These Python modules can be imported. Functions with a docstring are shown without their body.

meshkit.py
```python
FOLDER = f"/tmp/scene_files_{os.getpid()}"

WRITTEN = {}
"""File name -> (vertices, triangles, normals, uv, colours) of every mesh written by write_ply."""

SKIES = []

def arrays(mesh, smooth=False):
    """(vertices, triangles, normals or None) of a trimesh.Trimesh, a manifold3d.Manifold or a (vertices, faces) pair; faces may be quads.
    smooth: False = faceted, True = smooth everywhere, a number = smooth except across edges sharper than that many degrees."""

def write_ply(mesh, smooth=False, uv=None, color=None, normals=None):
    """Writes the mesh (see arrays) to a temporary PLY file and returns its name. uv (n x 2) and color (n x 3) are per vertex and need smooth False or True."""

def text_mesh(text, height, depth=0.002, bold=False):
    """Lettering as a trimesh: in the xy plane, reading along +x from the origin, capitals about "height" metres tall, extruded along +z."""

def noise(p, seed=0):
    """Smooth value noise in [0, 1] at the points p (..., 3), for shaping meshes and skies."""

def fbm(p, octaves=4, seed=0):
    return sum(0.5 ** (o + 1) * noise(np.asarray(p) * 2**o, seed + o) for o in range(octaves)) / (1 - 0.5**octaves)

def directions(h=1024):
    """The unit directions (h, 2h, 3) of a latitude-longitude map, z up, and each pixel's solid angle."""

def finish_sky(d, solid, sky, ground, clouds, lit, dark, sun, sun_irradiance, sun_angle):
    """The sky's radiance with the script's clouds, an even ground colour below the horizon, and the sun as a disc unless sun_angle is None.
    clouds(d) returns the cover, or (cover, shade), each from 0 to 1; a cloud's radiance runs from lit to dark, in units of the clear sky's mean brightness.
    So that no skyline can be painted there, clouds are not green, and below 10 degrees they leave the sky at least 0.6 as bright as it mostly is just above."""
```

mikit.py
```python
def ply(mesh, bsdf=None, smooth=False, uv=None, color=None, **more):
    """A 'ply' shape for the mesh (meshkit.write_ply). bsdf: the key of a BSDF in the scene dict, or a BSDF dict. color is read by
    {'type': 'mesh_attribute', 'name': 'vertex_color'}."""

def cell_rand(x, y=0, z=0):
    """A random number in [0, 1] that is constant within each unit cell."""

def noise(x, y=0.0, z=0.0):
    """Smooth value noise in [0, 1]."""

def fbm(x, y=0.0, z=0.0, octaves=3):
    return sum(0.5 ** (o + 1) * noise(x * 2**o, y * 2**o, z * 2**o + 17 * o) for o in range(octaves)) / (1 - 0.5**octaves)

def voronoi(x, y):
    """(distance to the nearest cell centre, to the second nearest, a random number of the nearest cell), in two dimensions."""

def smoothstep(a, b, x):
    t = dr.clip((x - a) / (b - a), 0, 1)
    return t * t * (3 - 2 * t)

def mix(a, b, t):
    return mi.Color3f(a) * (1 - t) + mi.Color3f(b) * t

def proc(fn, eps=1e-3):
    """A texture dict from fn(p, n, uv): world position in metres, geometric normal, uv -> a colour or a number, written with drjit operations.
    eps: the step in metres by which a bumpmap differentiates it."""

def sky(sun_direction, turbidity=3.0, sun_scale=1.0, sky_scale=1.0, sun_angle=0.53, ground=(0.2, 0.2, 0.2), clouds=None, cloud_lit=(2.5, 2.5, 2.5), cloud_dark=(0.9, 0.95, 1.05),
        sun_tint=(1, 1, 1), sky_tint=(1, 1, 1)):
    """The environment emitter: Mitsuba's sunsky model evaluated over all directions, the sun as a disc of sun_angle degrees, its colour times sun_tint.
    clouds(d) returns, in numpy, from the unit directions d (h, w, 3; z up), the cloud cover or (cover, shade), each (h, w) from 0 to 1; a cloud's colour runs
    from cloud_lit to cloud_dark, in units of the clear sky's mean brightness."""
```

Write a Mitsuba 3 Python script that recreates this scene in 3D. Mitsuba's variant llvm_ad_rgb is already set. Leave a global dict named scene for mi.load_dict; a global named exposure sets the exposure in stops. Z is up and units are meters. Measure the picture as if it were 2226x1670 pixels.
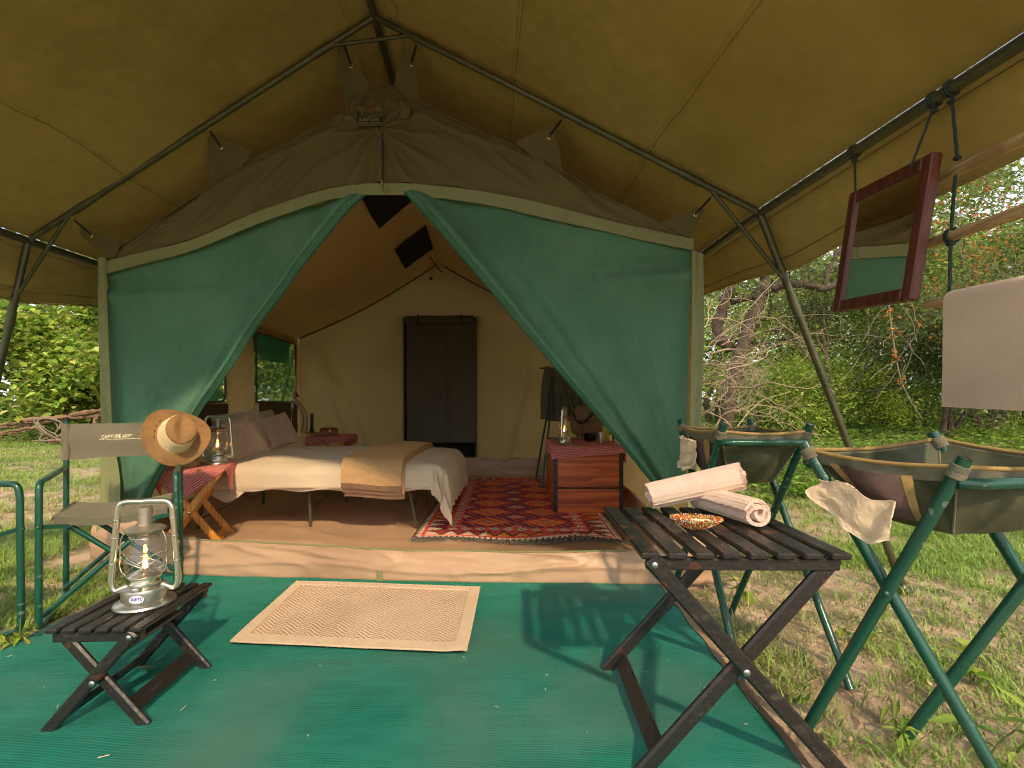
import math
import numpy as np, trimesh, drjit as dr, mitsuba as mi, mikit, meshkit
from mikit import noise, fbm, smoothstep, mix, voronoi, cell_rand

scene, labels = {}, {}
T4 = mi.ScalarTransform4f

# ---------------------------------------------------------------- camera, sky, exposure
W0, H0, FPX, CX, HZ = 2226.0, 1670.0, 1052.0, 1113.0, 874.0     # the photograph's own pixels
scene['camera'] = {'type': 'perspective', 'fov': math.degrees(2 * math.atan(W0 / 2 / FPX)), 'fov_axis': 'x',
                   'to_world': T4().look_at(origin=[0, 0, 1.0], target=[0, 1, 1.0], up=[0, 0, 1]),
                   'principal_point_offset_y': (H0 / 2 - HZ) / H0, 'near_clip': 0.05, 'far_clip': 900.0}


def cloud_cover(d):
    p = d[..., :2] / np.maximum(d[..., 2:3] + 0.25, 0.05)
    p = np.concatenate([p * 2.2, np.full(p.shape[:-1] + (1,), 3.7)], -1)
    n = meshkit.fbm(p, 5, 4)
    return np.clip(0.55 + (n - 0.45) * 2.2, 0, 1), np.clip((n - 0.5) * 1.5, 0, 0.6)


scene['sky'] = mikit.sky((0.30, -0.74, 0.60), turbidity=3, sun_scale=0.30, sky_scale=1.0, sun_angle=2.0, ground=(0.22, 0.2, 0.13),
                         clouds=cloud_cover, cloud_lit=(2.3, 2.25, 2.2), cloud_dark=(1.2, 1.2, 1.25), sun_tint=(1.0, 0.95, 0.86))
labels['sky'] = {'label': 'bright hazy sky with broken white cloud behind the trees', 'kind': 'structure'}
exposure = 3.05

# ---------------------------------------------------------------- helpers
A = np.array


def P(u, v, y):
    """the point at depth y behind pixel (u, v) of the photograph"""
    return A([(u - CX) * y / FPX, y, 1.0 + (HZ - v) * y / FPX])


def cat(*ms):
    vs, fs, n = [], [], 0
    for m in ms:
        if hasattr(m, 'vertices'):
            m = (m.vertices, m.faces)
        vs.append(np.asarray(m[0], float)); fs.append(np.asarray(m[1], int) + n); n += len(m[0])
    return np.vstack(vs), np.vstack(fs)


def xf(m, M):
    if hasattr(m, 'vertices'):
        m = (m.vertices, m.faces)
    v = np.asarray(m[0]) @ M[:3, :3].T + M[:3, 3]
    return v, np.asarray(m[1])


def mv(x=0, y=0, z=0):
    M = np.eye(4); M[:3, 3] = (x, y, z); return M


def frame(o, x, y, z):
    M = np.eye(4); M[:3, 0], M[:3, 1], M[:3, 2], M[:3, 3] = x, y, z, o; return M


def rot(axis, deg):
    return trimesh.transformations.rotation_matrix(math.radians(deg), axis)


def nrm(v):
    v = np.asarray(v, float); return v / max(np.linalg.norm(v), 1e-12)


def box(size, b=0.003, c=(0, 0, 0)):
    s = np.asarray(size, float) / 2
    b = min(b, s.min() * 0.6)
    pts = []
    for sx in (-1, 1):
        for sy in (-1, 1):
            for sz in (-1, 1):
                for k in range(3):
                    o = s.copy(); o -= b; o[k] += b
                    pts.append(o * (sx, sy, sz))
    h = trimesh.convex.convex_hull(np.array(pts))
    return np.array(h.vertices) + c, np.array(h.faces)


def beam(p0, p1, w, t, up=(0, 0, 1), b=0.003, ext=0.0):
    """a board from p0 to p1, w wide (across), t thick (along up)"""
    p0, p1 = A(p0, float), A(p1, float)
    x = nrm(p1 - p0); y = nrm(np.cross(up, x)); z = np.cross(x, y)
    L = np.linalg.norm(p1 - p0) + 2 * ext
    return xf(box((L, w, t), b), frame((p0 + p1) / 2, x, y, z))


def fillet(pts, r, n=5):
    pts = [A(p, float) for p in pts]
    out = [pts[0]]
    for a, b, c in zip(pts[:-2], pts[1:-1], pts[2:]):
        d = min(r, np.linalg.norm(a - b) * .48, np.linalg.norm(c - b) * .48)
        p, q = b + nrm(a - b) * d, b + nrm(c - b) * d
        for t in np.linspace(0, 1, n):
            out.append((1 - t) ** 2 * p + 2 * t * (1 - t) * b + t * t * q)
    out.append(pts[-1])
    return np.array(out)


def tube(pts, r, sides=10, caps=True, closed=False):
    p = np.asarray(pts, float)
    r = np.broadcast_to(np.asarray(r, float), (len(p),))
    if closed:
        t = np.roll(p, -1, 0) - np.roll(p, 1, 0)
    else:
        t = np.gradient(p, axis=0)
    t /= np.linalg.norm(t, axis=1, keepdims=True) + 1e-12
    a = np.zeros_like(p)
    ref = A([0, 0, 1.0]) if abs(t[0][2]) < 0.9 else A([1.0, 0, 0])
    cur = nrm(np.cross(t[0], ref))
    for i in range(len(p)):
        cur = nrm(cur - t[i] * (cur @ t[i])); a[i] = cur
    b = np.cross(t, a)
    ang = np.arange(sides) * 2 * np.pi / sides
    v = p[:, None] + r[:, None, None] * (np.cos(ang)[None, :, None] * a[:, None] + np.sin(ang)[None, :, None] * b[:, None])
    n = len(p)
    i, j = np.meshgrid(np.arange(n if closed else n - 1), np.arange(sides), indexing='ij')
    i2 = (i + 1) % n
    q = np.stack([i * sides + j, i * sides + (j + 1) % sides, i2 * sides + (j + 1) % sides, i2 * sides + j], -1).reshape(-1, 4)
    f = np.vstack([q[:, [0, 1, 2]], q[:, [0, 2, 3]]])
    v = v.reshape(-1, 3)
    if caps and not closed:
        v = np.vstack([v, p[0], p[-1]]); k = np.arange(sides); e = (n - 1) * sides
        f = np.vstack([f, np.stack([(k + 1) % sides, k, k * 0 + n * sides], 1), np.stack([e + k, e + (k + 1) % sides, k * 0 + n * sides + 1], 1)])
    return v, f


def lathe(prof, n=24, c=(0, 0, 0)):
    prof = np.asarray(prof, float)
    ang = np.arange(n) * 2 * np.pi / n
    v = np.stack([prof[:, None, 0] * np.cos(ang), prof[:, None, 0] * np.sin(ang), np.broadcast_to(prof[:, None, 1], (len(prof), n))], -1).reshape(-1, 3)
    i, j = np.meshgrid(np.arange(len(prof) - 1), np.arange(n), indexing='ij')
    q = np.stack([i * n + j, i * n + (j + 1) % n, (i + 1) * n + (j + 1) % n, (i + 1) * n + j], -1).reshape(-1, 4)
    return v + c, np.vstack([q[:, [0, 1, 2]], q[:, [0, 2, 3]]])


def gridfaces(ns, nt, keep=None):
    i, j = np.meshgrid(np.arange(ns - 1), np.arange(nt - 1), indexing='ij')
    if keep is not None:
        i, j = i[keep], j[keep]
    q = np.stack([i * nt + j, (i + 1) * nt + j, (i + 1) * nt + j + 1, i * nt + j + 1], -1).reshape(-1, 4)
    return np.vstack([q[:, [0, 1, 2]], q[:, [0, 2, 3]]])


def patch(fn, ns, nt, s=(0, 1), t=(0, 1)):
    S, T = np.meshgrid(np.linspace(*s, ns), np.linspace(*t, nt), indexing='ij')
    v = np.asarray(fn(S, T), float)
    return v.reshape(-1, 3), gridfaces(ns, nt), np.stack([S, T], -1).reshape(-1, 2)


def thick(m, th, ns, nt):
    """a grid sheet of ns x nt points given the thickness th"""
    v, f = m[0], m[1]
    tm = trimesh.Trimesh(v, f, process=False); n = np.array(tm.vertex_normals)
    k = len(v); w = np.vstack([v + n * th / 2, v - n * th / 2])
    idx = np.arange(k).reshape(ns, nt)
    ring = np.concatenate([idx[0, :], idx[1:, -1], idx[-1, -2::-1], idx[-2:0:-1, 0]])
    nx = np.roll(ring, -1)
    side = np.vstack([np.stack([nx, ring, ring + k], 1), np.stack([nx, ring + k, nx + k], 1)])
    return w, np.vstack([f, f[:, ::-1] + k, side])


def icosph(c, r, sub=1, scale=(1, 1, 1)):
    m = trimesh.creation.icosphere(sub, 1.0)
    return np.array(m.vertices) * r * scale + c, np.array(m.faces)


def nz(p, freq, seed=0, octv=3):
    return meshkit.fbm(np.asarray(p) * freq, octv, seed) - 0.5


def numbered(key):
    if key not in scene and key not in labels and not any(k.startswith(key + '__') for k in scene):
        return key
    i = 1
    while True:
        k = f'{key}_{i:03d}'
        if k not in scene and k not in labels and not any(q.startswith(k + '__') for q in scene):
            return k
        i += 1


def thing(name, label, cat_, group=None):
    key = numbered(name)
    labels[key] = {'label': label, 'category': cat_}
    if group:
        labels[key]['group'] = group
    return key


def part(parent, name, mesh, mat, smooth=35, label=None, kind=None, **more):
    key = numbered(parent + '__' + name)
    scene[key] = mikit.ply(mesh, mat, smooth=smooth, **more)
    if label or kind:
        labels[key] = {k: v for k, v in (('label', label), ('kind', kind)) if v}
    return key


def single(name, mesh, mat, label, cat_=None, group=None, kind=None, smooth=35, **more):
    key = numbered(name)
    scene[key] = mikit.ply(mesh, mat, smooth=smooth, **more)
    labels[key] = {k: v for k, v in (('label', label), ('category', cat_), ('group', group), ('kind', kind)) if v}
    return key


# ---------------------------------------------------------------- materials
def rgb(c):
    return {'type': 'rgb', 'value': list(c)} if isinstance(c, (tuple, list)) else c


def mat(name, color, rough=0.6, metal=0.0, bump=None, bscale=1.0, **kw):
    b = {'type': 'principled', 'base_color': rgb(color), 'roughness': rough, 'metallic': metal, **kw}
    if bump is not None:
        b = {'type': 'bumpmap', 'tex': bump, 'scale': bscale, 'bsdf': b}
    scene[name] = {'type': 'twosided', 'bsdf': b}


def thin(name, color, trans=0.6, rough=0.7):
    scene[name] = {'type': 'principledthin', 'base_color': rgb(color), 'roughness': rough, 'diff_trans': trans, 'spec_trans': 0.0, 'eta': 1.3}


VCOL = {'type': 'mesh_attribute', 'name': 'vertex_color'}


def mottled(c, amt=0.18, f=2.0, f2=19.0, stain=None):
    c = tuple(c)

    def fn(p, n, uv):
        a = fbm(p.x * f + 3.1, p.y * f, p.z * f, 3) - 0.5
        b = noise(p.x * f2, p.y * f2, p.z * f2) - 0.5
        k = 1 + amt * (2.0 * a + 0.6 * b)
        col = mi.Color3f(c) * k
        if stain is not None:
            col = mix(col, stain, smoothstep(0.58, 0.78, fbm(p.x * 1.3, p.y * 1.3 + 9.0, p.z * 1.3 + 4.0, 4)) * 0.55)
        return col
    return mikit.proc(fn)


def wood(c0, c1, f=30.0, axis='y', knots=True):
    def fn(p, n, uv):
        along, x, y = {'y': (p.y, p.x, p.z), 'x': (p.x, p.y, p.z), 'z': (p.z, p.x, p.y)}[axis]
        g = fbm(x * f + 3.0 * noise(along * 2.0, x * 6.0, y * 6.0), along * 1.6, y * f, 3)
        ring = 0.5 + 0.5 * dr.sin((x + y) * f * 6 + 9.0 * g)
        t = smoothstep(0.2, 0.85, 0.65 * g + 0.35 * ring)
        if knots:
            t = dr.maximum(t, smoothstep(0.72, 0.84, noise(x * 9.0 + 1.7, along * 5.0, y * 9.0)))
        return mix(c0, c1, t)
    return mikit.proc(fn)


thin('m_fly', mottled((0.34, 0.250, 0.075), 0.26, 1.1, 25.0, stain=(0.27, 0.180, 0.040)), 0.035, 0.8)
thin('m_canvas', mottled((0.50, 0.355, 0.15), 0.12, 2.4, 30.0), 0.6, 0.8)
thin('m_canvas_roof', mottled((0.74, 0.55, 0.28), 0.10, 2.4, 30.0), 0.6, 0.8)
thin('m_gable', mottled((0.165, 0.138, 0.062), 0.12, 2.6, 34.0, stain=(0.12, 0.10, 0.042)), 0.30, 0.8)
mat('m_strip', mottled((0.23, 0.235, 0.10), 0.12, 4.0, 40.0), 0.75)
mat('m_dark_canvas', mottled((0.10, 0.080, 0.045), 0.25, 3.0, 20.0), 0.7)
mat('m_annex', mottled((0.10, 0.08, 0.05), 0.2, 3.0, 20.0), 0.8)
mat('m_black', (0.008, 0.008, 0.008), 0.8)


def net_fn(p, n, uv):
    k = 0.93 + 0.14 * noise(p.x * 130.0, p.y * 60.0, p.z * 14.0) + 0.45 * (fbm(p.x * 2.5, p.y * 2.5, p.z * 2.5, 3) - 0.5)
    dirt = smoothstep(0.45, 0.05, p.z + 0.25 * (fbm(p.x * 6, p.y * 6, p.z * 6, 3) - 0.5)) * 0.35 + 0.18 * smoothstep(0.55, 0.75, fbm(p.x * 3 + 4, p.y * 3, p.z * 3, 4))
    return mix(mi.Color3f(0.145, 0.315, 0.20) * k, (0.30, 0.33, 0.24), dr.clip(dirt, 0, 1))


thin('m_net', mikit.proc(net_fn), 0.75, 0.75)
scene['m_window_net'] = {'type': 'mask', 'opacity': 0.68, 'bsdf': {'type': 'twosided', 'bsdf': {'type': 'diffuse', 'reflectance': {'type': 'rgb', 'value': [0.12, 0.55, 0.30]}}}}


def pvc_fn(p, n, uv):
    a = fbm(p.x * 2.1, p.y * 2.1, p.z * 2.1, 4)
    d = fbm(p.x * 0.9 + 7, p.y * 2.2, 2.0, 4)
    return mix((0.46, 0.295, 0.18), (0.34, 0.21, 0.125), smoothstep(0.4, 0.7, a)) * (0.92 + 0.24 * d)


mat('m_pvc', mikit.proc(pvc_fn), 0.42, specular=0.4)
mat('m_pole', mottled((0.11, 0.11, 0.062), 0.35, 9.0, 60.0), 0.42, 0.6)
mat('m_rope', (0.03, 0.045, 0.04), 0.8)
mat('m_cord', (0.012, 0.010, 0.010), 0.6)
mat('m_brass', (0.55, 0.38, 0.16), 0.35, 1.0)
mat('m_steel', (0.55, 0.54, 0.50), 0.28, 1.0)
mat('m_print', (0.012, 0.014, 0.013), 0.7)
mat('m_print_tan', (0.30, 0.22, 0.10), 0.7)
mat('m_print_red', (0.16, 0.035, 0.02), 0.7)


def sheet_fn(p, n, uv):
    wob = 0.010 * (fbm(p.x * 1.7, p.y * 1.7, 0.3, 3) - 0.5) + 0.004 * (noise(p.x * 9, p.y * 9, 1.0) - 0.5)
    row = 0.5 + 0.5 * dr.sin((p.y + 0.09 * p.x + wob * 3) * (2 * math.pi / 0.0095))
    col = 0.5 + 0.5 * dr.sin((p.x - 0.09 * p.y) * (2 * math.pi / 0.005))
    near = 1 - smoothstep(1.5, 2.9, p.y)
    big = fbm(p.x * 2.0 + 5, p.y * 3.2, 1.0, 4)
    patchy = smoothstep(0.5, 0.75, fbm(p.x * 7.0 + 3, p.y * 12.0, 5.0, 3))
    c = mix((0.018, 0.182, 0.132), (0.030, 0.212, 0.155), smoothstep(0.3, 0.7, big))
    c = mix(c, (0.012, 0.195, 0.132), patchy * 0.6)
    k = 1 - near * (0.50 * row * (0.45 + 0.55 * noise(p.x * 14, p.y * 22, 3.0)) + 0.10 * col) + 0.10 * near
    k = k * (0.86 + 0.28 * fbm(p.x * 5, p.y * 110, 6.0, 3)) * (0.94 + 0.12 * noise(p.x * 330, p.y * 160, 2.0))
    fleck = smoothstep(0.86, 0.92, noise(p.x * 210, p.y * 140, 9.0)) * smoothstep(0.45, 0.7, fbm(p.x * 1.5, p.y * 1.5, 4.0, 3))
    c = mix(c, (0.22, 0.32, 0.25), fleck * 0.5)
    dust = smoothstep(0.50, 0.8, fbm(p.x * 1.2 + 2, p.y * 1.2 + 4, 8.0, 4))
    return mix(c * k, (0.115, 0.17, 0.13), dust * 0.5)


mat('m_sheet', mikit.proc(sheet_fn), 0.7, specular=0.2)


def sisal_fn(p, n, uv):
    # chevrons of a woven sisal mat; uv in metres
    x, y = uv.x, uv.y
    zig = dr.abs((x / 0.11 - dr.floor(x / 0.11)) - 0.5) * 0.11
    s = 0.5 + 0.5 * dr.sin((y + zig * 0.9) * (2 * math.pi / 0.022))
    g = noise(x * 260, y * 260, 1.0)
    h = fbm(x * 6, y * 6, 2.0, 3)
    return mix((0.66, 0.485, 0.33), (0.33, 0.215, 0.13), smoothstep(0.35, 1.0, s * 0.75 + 0.35 * g)) * (0.85 + 0.3 * h)


mat('m_sisal', mikit.proc(sisal_fn), 0.9)
mat('m_binding', mottled((0.64, 0.48, 0.32), 0.15, 6.0, 60.0, stain=(0.48, 0.34, 0.2)), 0.85)


def kilim_fn(p, n, uv):
    # uv in metres: x across (0..1.5), y along (0..2.75); woven in steps
    W, L = 1.5, 2.75
    st = 0.0135
    x = (dr.floor(uv.x / st) + 0.5) * st
    y = (dr.floor(uv.y / st) + 0.5) * st
    wine, red, orange = mi.Color3f(0.36, 0.040, 0.034), mi.Color3f(0.70, 0.085, 0.055), mi.Color3f(0.85, 0.25, 0.05)
    cream, navy, choc = mi.Color3f(0.72, 0.52, 0.36), mi.Color3f(0.055, 0.045, 0.11), mi.Color3f(0.095, 0.042, 0.030)
    ex = dr.minimum(x, W - x)
    ey = dr.minimum(y, L - y)
    e = dr.minimum(ex, ey)

    def tri(t, per):
        return dr.abs(t / per - dr.floor(t / per) - 0.5) * 2

    # field: nested stepped lozenges, two staggered rows
    fx, fy = (x - 0.30) / 0.45, (y - 0.30) / 0.36
    d1 = dr.abs(fx - dr.floor(fx) - 0.5) * 2 + dr.abs(fy - dr.floor(fy) - 0.5) * 2
    gx, gy = fx + 0.5, fy + 0.5
    d2 = dr.abs(gx - dr.floor(gx) - 0.5) * 2 + dr.abs(gy - dr.floor(gy) - 0.5) * 2
    tooth = tri(x + y * 0.7, 0.075)
    tooth2 = tri(x - y * 0.7, 0.06)
    c = dr.select(tooth > 0.52, red, navy)
    c = dr.select((tooth2 > 0.6) & (tooth < 0.5), choc, c)
    c = dr.select(d1 < 0.90, dr.select(tooth2 > 0.35, red, wine), c)
    c = dr.select(d1 < 0.72, orange, c)
    c = dr.select(d1 < 0.48, dr.select(tooth > 0.5, wine, red), c)
    c = dr.select(d1 < 0.33, orange, c)
    c = dr.select(d1 < 0.20, choc, c)
    c = dr.select(d1 < 0.13, cream, c)
    c = dr.select((d2 < 0.62) & (d2 > 0.40), dr.select(tooth > 0.3, wine, navy), c)
    c = dr.select((d2 < 0.40), dr.select(tooth2 > 0.42, cream, red), c)
    c = dr.select((d2 < 0.12), red, c)
    # inner border of small stepped crosses, then triangle border, then reciprocal edge
    al = dr.select(ex < ey, y, x)
    m = dr.abs(al / 0.105 - dr.floor(al / 0.105) - 0.5) * 0.105
    k = dr.abs(e - 0.265)
    c = dr.select(e < 0.31, red, c)
    c = dr.select((e < 0.31) & (m + k < 0.042), cream, c)
    c = dr.select((e < 0.31) & (m + k < 0.014), choc, c)
    tb = tri(al, 0.13)
    q = (e - 0.075) / 0.145
    pat = dr.floor(al / 0.52)
    odd = (pat - 2 * dr.floor(pat / 2)) > 0.5
    c = dr.select(e < 0.22, dr.select(tb > q, dr.select(odd, orange, cream), dr.select(odd, red, wine)), c)
    c = dr.select((e < 0.22) & (dr.abs(tb - q) < 0.16), choc, c)
    c = dr.select(e < 0.075, red, c)
    c = dr.select(e < 0.055, cream, c)
    rt = tri(al, 0.04)
    c = dr.select((e < 0.055) & (rt > (e / 0.05)), choc, c)
    c = dr.select(e < 0.012, choc, c)
    w = 0.78 + 0.34 * noise(uv.x * 90, uv.y * 400, 2.0) + 0.25 * (fbm(uv.x * 3, uv.y * 14, 4.0, 3) - 0.5)
    return c * w


mat('m_kilim', mikit.proc(kilim_fn), 0.92)
mat('m_fringe', (0.20, 0.19, 0.17), 0.9)


def polka_fn(p, n, uv):
    # uv in metres: rows of small pale dashes on red
    x, y = uv.x / 0.0145, uv.y / 0.0145
    x = x + 0.5 * (dr.floor(y) - 2 * dr.floor(y / 2))
    dx, dy = x - dr.floor(x) - 0.5, y - dr.floor(y) - 0.5
    d = dr.maximum(dr.abs(dx) * 0.9, dr.abs(dy) * 1.2)
    c = mix((0.72, 0.46, 0.36), (0.40, 0.016, 0.030), smoothstep(0.25, 0.36, d))
    return c * (0.85 + 0.3 * fbm(p.x * 7, p.y * 7, p.z * 7, 3))


mat('m_polka', mikit.proc(polka_fn), 0.8)


def dotted_fn(p, n, uv):
    a, b, r = voronoi(uv.x * 75, uv.y * 75)
    c = mix((0.36, 0.16, 0.10), (0.76, 0.54, 0.37), smoothstep(0.18, 0.34, a))
    return c * (0.9 + 0.3 * (fbm(uv.x * 6, uv.y * 6, 1.0, 3) - 0.5))


mat('m_dotted', mikit.proc(dotted_fn), 0.85)
mat('m_linen', mottled((0.62, 0.495, 0.345), 0.06, 5.0, 60.0), 0.8)
mat('m_blanket', mottled((0.50, 0.30, 0.135), 0.16, 30.0, 160.0), 0.95)
mat('m_blanket_edge', mottled((0.20, 0.11, 0.06), 0.16, 30.0, 160.0), 0.95)
mat('m_terry', mottled((0.74, 0.555, 0.455), 0.10, 60.0, 330.0), 0.95, bump=mikit.proc(lambda p, n, uv: noise(p.x * 480, p.y * 480, p.z * 480)), bscale=0.0022)
mat('m_terry_tan', mottled((0.72, 0.55, 0.36), 0.10, 60.0, 330.0), 0.95, bump=mikit.proc(lambda p, n, uv: noise(p.x * 440, p.y * 440, p.z * 440)), bscale=0.0024)
mat('m_terry_band', (0.82, 0.66, 0.47), 0.9)
mat('m_bath', mottled((0.72, 0.545, 0.41), 0.20, 5.0, 260.0), 0.95, bump=mikit.proc(lambda p, n, uv: noise(p.x * 480, p.y * 480, p.z * 420) + 0.7 * noise(p.x * 210, p.y * 210, p.z * 190)), bscale=0.0022)
mat('m_pine', wood((0.74, 0.33, 0.065), (0.48, 0.165, 0.028), 40.0, 'z'), 0.35, clearcoat=0.3)
mat('m_chest', wood((0.64, 0.15, 0.036), (0.30, 0.052, 0.016), 16.0, 'x'), 0.38, clearcoat=0.3)
mat('m_mahogany', wood((0.125, 0.030, 0.014), (0.06, 0.014, 0.009), 26.0, 'z', knots=False), 0.5, clearcoat=0.1)
mat('m_eucalypt', wood((0.52, 0.36, 0.18), (0.33, 0.20, 0.085), 45.0, 'y'), 0.7)
mat('m_block', wood((0.44, 0.25, 0.11), (0.32, 0.165, 0.05), 60.0, 'x', knots=False), 0.6)


def slat_fn(p, n, uv):
    w = smoothstep(0.62, 0.80, fbm(p.x * 34, p.y * 12, p.z * 34, 4))
    red = smoothstep(0.80, 0.86, noise(p.x * 23, p.y * 17, p.z * 23 + 5))
    sp = smoothstep(0.83, 0.88, noise(p.x * 300, p.y * 300, p.z * 300))
    c = mix((0.018, 0.016, 0.014), (0.050, 0.042, 0.035), w)
    c = mix(c, (0.10, 0.03, 0.018), red * 0.6)
    return mix(c, (0.18, 0.17, 0.15), sp * 0.35)


mat('m_slat', mikit.proc(slat_fn), 0.40, specular=0.5, bump=mikit.proc(lambda p, n, uv: noise(p.x * 90, p.y * 20, p.z * 90)), bscale=0.0012)


def paint_fn(p, n, uv):
    ch = smoothstep(0.80, 0.85, noise(p.x * 55, p.y * 55, p.z * 55)) * smoothstep(0.45, 0.65, fbm(p.x * 4, p.y * 4, p.z * 4, 3))
    return mix(mi.Color3f(0.006, 0.070, 0.042) * (0.85 + 0.3 * noise(p.x * 16, p.y * 16, p.z * 16)), (0.16, 0.22, 0.18), ch * 0.7)


mat('m_green_tube', mikit.proc(paint_fn), 0.25, specular=0.6, clearcoat=0.5)
mat('m_chair_cloth', mottled((0.175, 0.155, 0.105), 0.10, 5.0, 90.0), 0.8)
mat('m_vinyl', mottled((0.070, 0.075, 0.040), 0.12, 5.0, 40.0), 0.62, specular=0.3)
mat('m_web', mottled((0.16, 0.15, 0.10), 0.3, 30.0, 240.0), 0.85)
mat('m_web_gold', mottled((0.34, 0.22, 0.075), 0.3, 30.0, 240.0), 0.8)
mat('m_pocket', mottled((0.11, 0.065, 0.055), 0.2, 30.0, 300.0), 0.8)
mat('m_suede', mottled((0.29, 0.155, 0.06), 0.25, 9.0, 45.0, stain=(0.18, 0.09, 0.038)), 0.9)


def hatmesh_fn(p, n, uv):
    a, b, r = voronoi(uv.x * 130, uv.y * 22)
    return mix((0.20, 0.12, 0.04), (0.80, 0.66, 0.38), smoothstep(0.16, 0.34, a))


mat('m_hat_mesh', mikit.proc(hatmesh_fn), 0.85)
mat('m_galv', mottled((0.74, 0.72, 0.60), 0.10, 14.0, 90.0), 0.20, 0.92)
mat('m_tin', mottled((0.50, 0.49, 0.43), 0.25, 14.0, 90.0), 0.30, 0.9)
mat('m_cap_tin', mottled((0.42, 0.36, 0.28), 0.3, 20.0, 90.0), 0.5, 0.8)
mat('m_wire', (0.75, 0.72, 0.62), 0.25, 1.0)
mat('m_badge', (0.62, 0.64, 0.75), 0.3)
mat('m_badge_print', (0.10, 0.05, 0.34), 0.4)
scene['m_glass'] = {'type': 'thindielectric', 'int_ior': 1.5}
scene['m_mirror'] = {'type': 'twosided', 'bsdf': {'type': 'conductor', 'material': 'Ag'}}
mat('m_leather', mottled((0.22, 0.045, 0.014), 0.25, 12.0, 70.0), 0.4, clearcoat=0.3)
mat('m_horn', mottled((0.46, 0.36, 0.20), 0.25, 10.0, 60.0), 0.45)
mat('m_torch', (0.012, 0.010, 0.014), 0.3, 0.3)
mat('m_white', (0.72, 0.70, 0.62), 0.5)
mat('m_soap', (0.80, 0.72, 0.52), 0.4)
mat('m_lime', (0.42, 0.50, 0.03), 0.4)
mat('m_shirt', mottled((0.115, 0.105, 0.068), 0.12, 6.0, 60.0), 0.85)
mat('m_bag', mottled((0.20, 0.125, 0.06), 0.2, 8.0, 60.0), 0.8)
mat('m_strap', (0.030, 0.018, 0.010), 0.6)
mat('m_bead', VCOL, 0.3, specular=0.3)
mat('m_straw', VCOL, 0.8)
thin('m_leaf', VCOL, 0.85, 0.5)
mat('m_grass', VCOL, 0.7)
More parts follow.
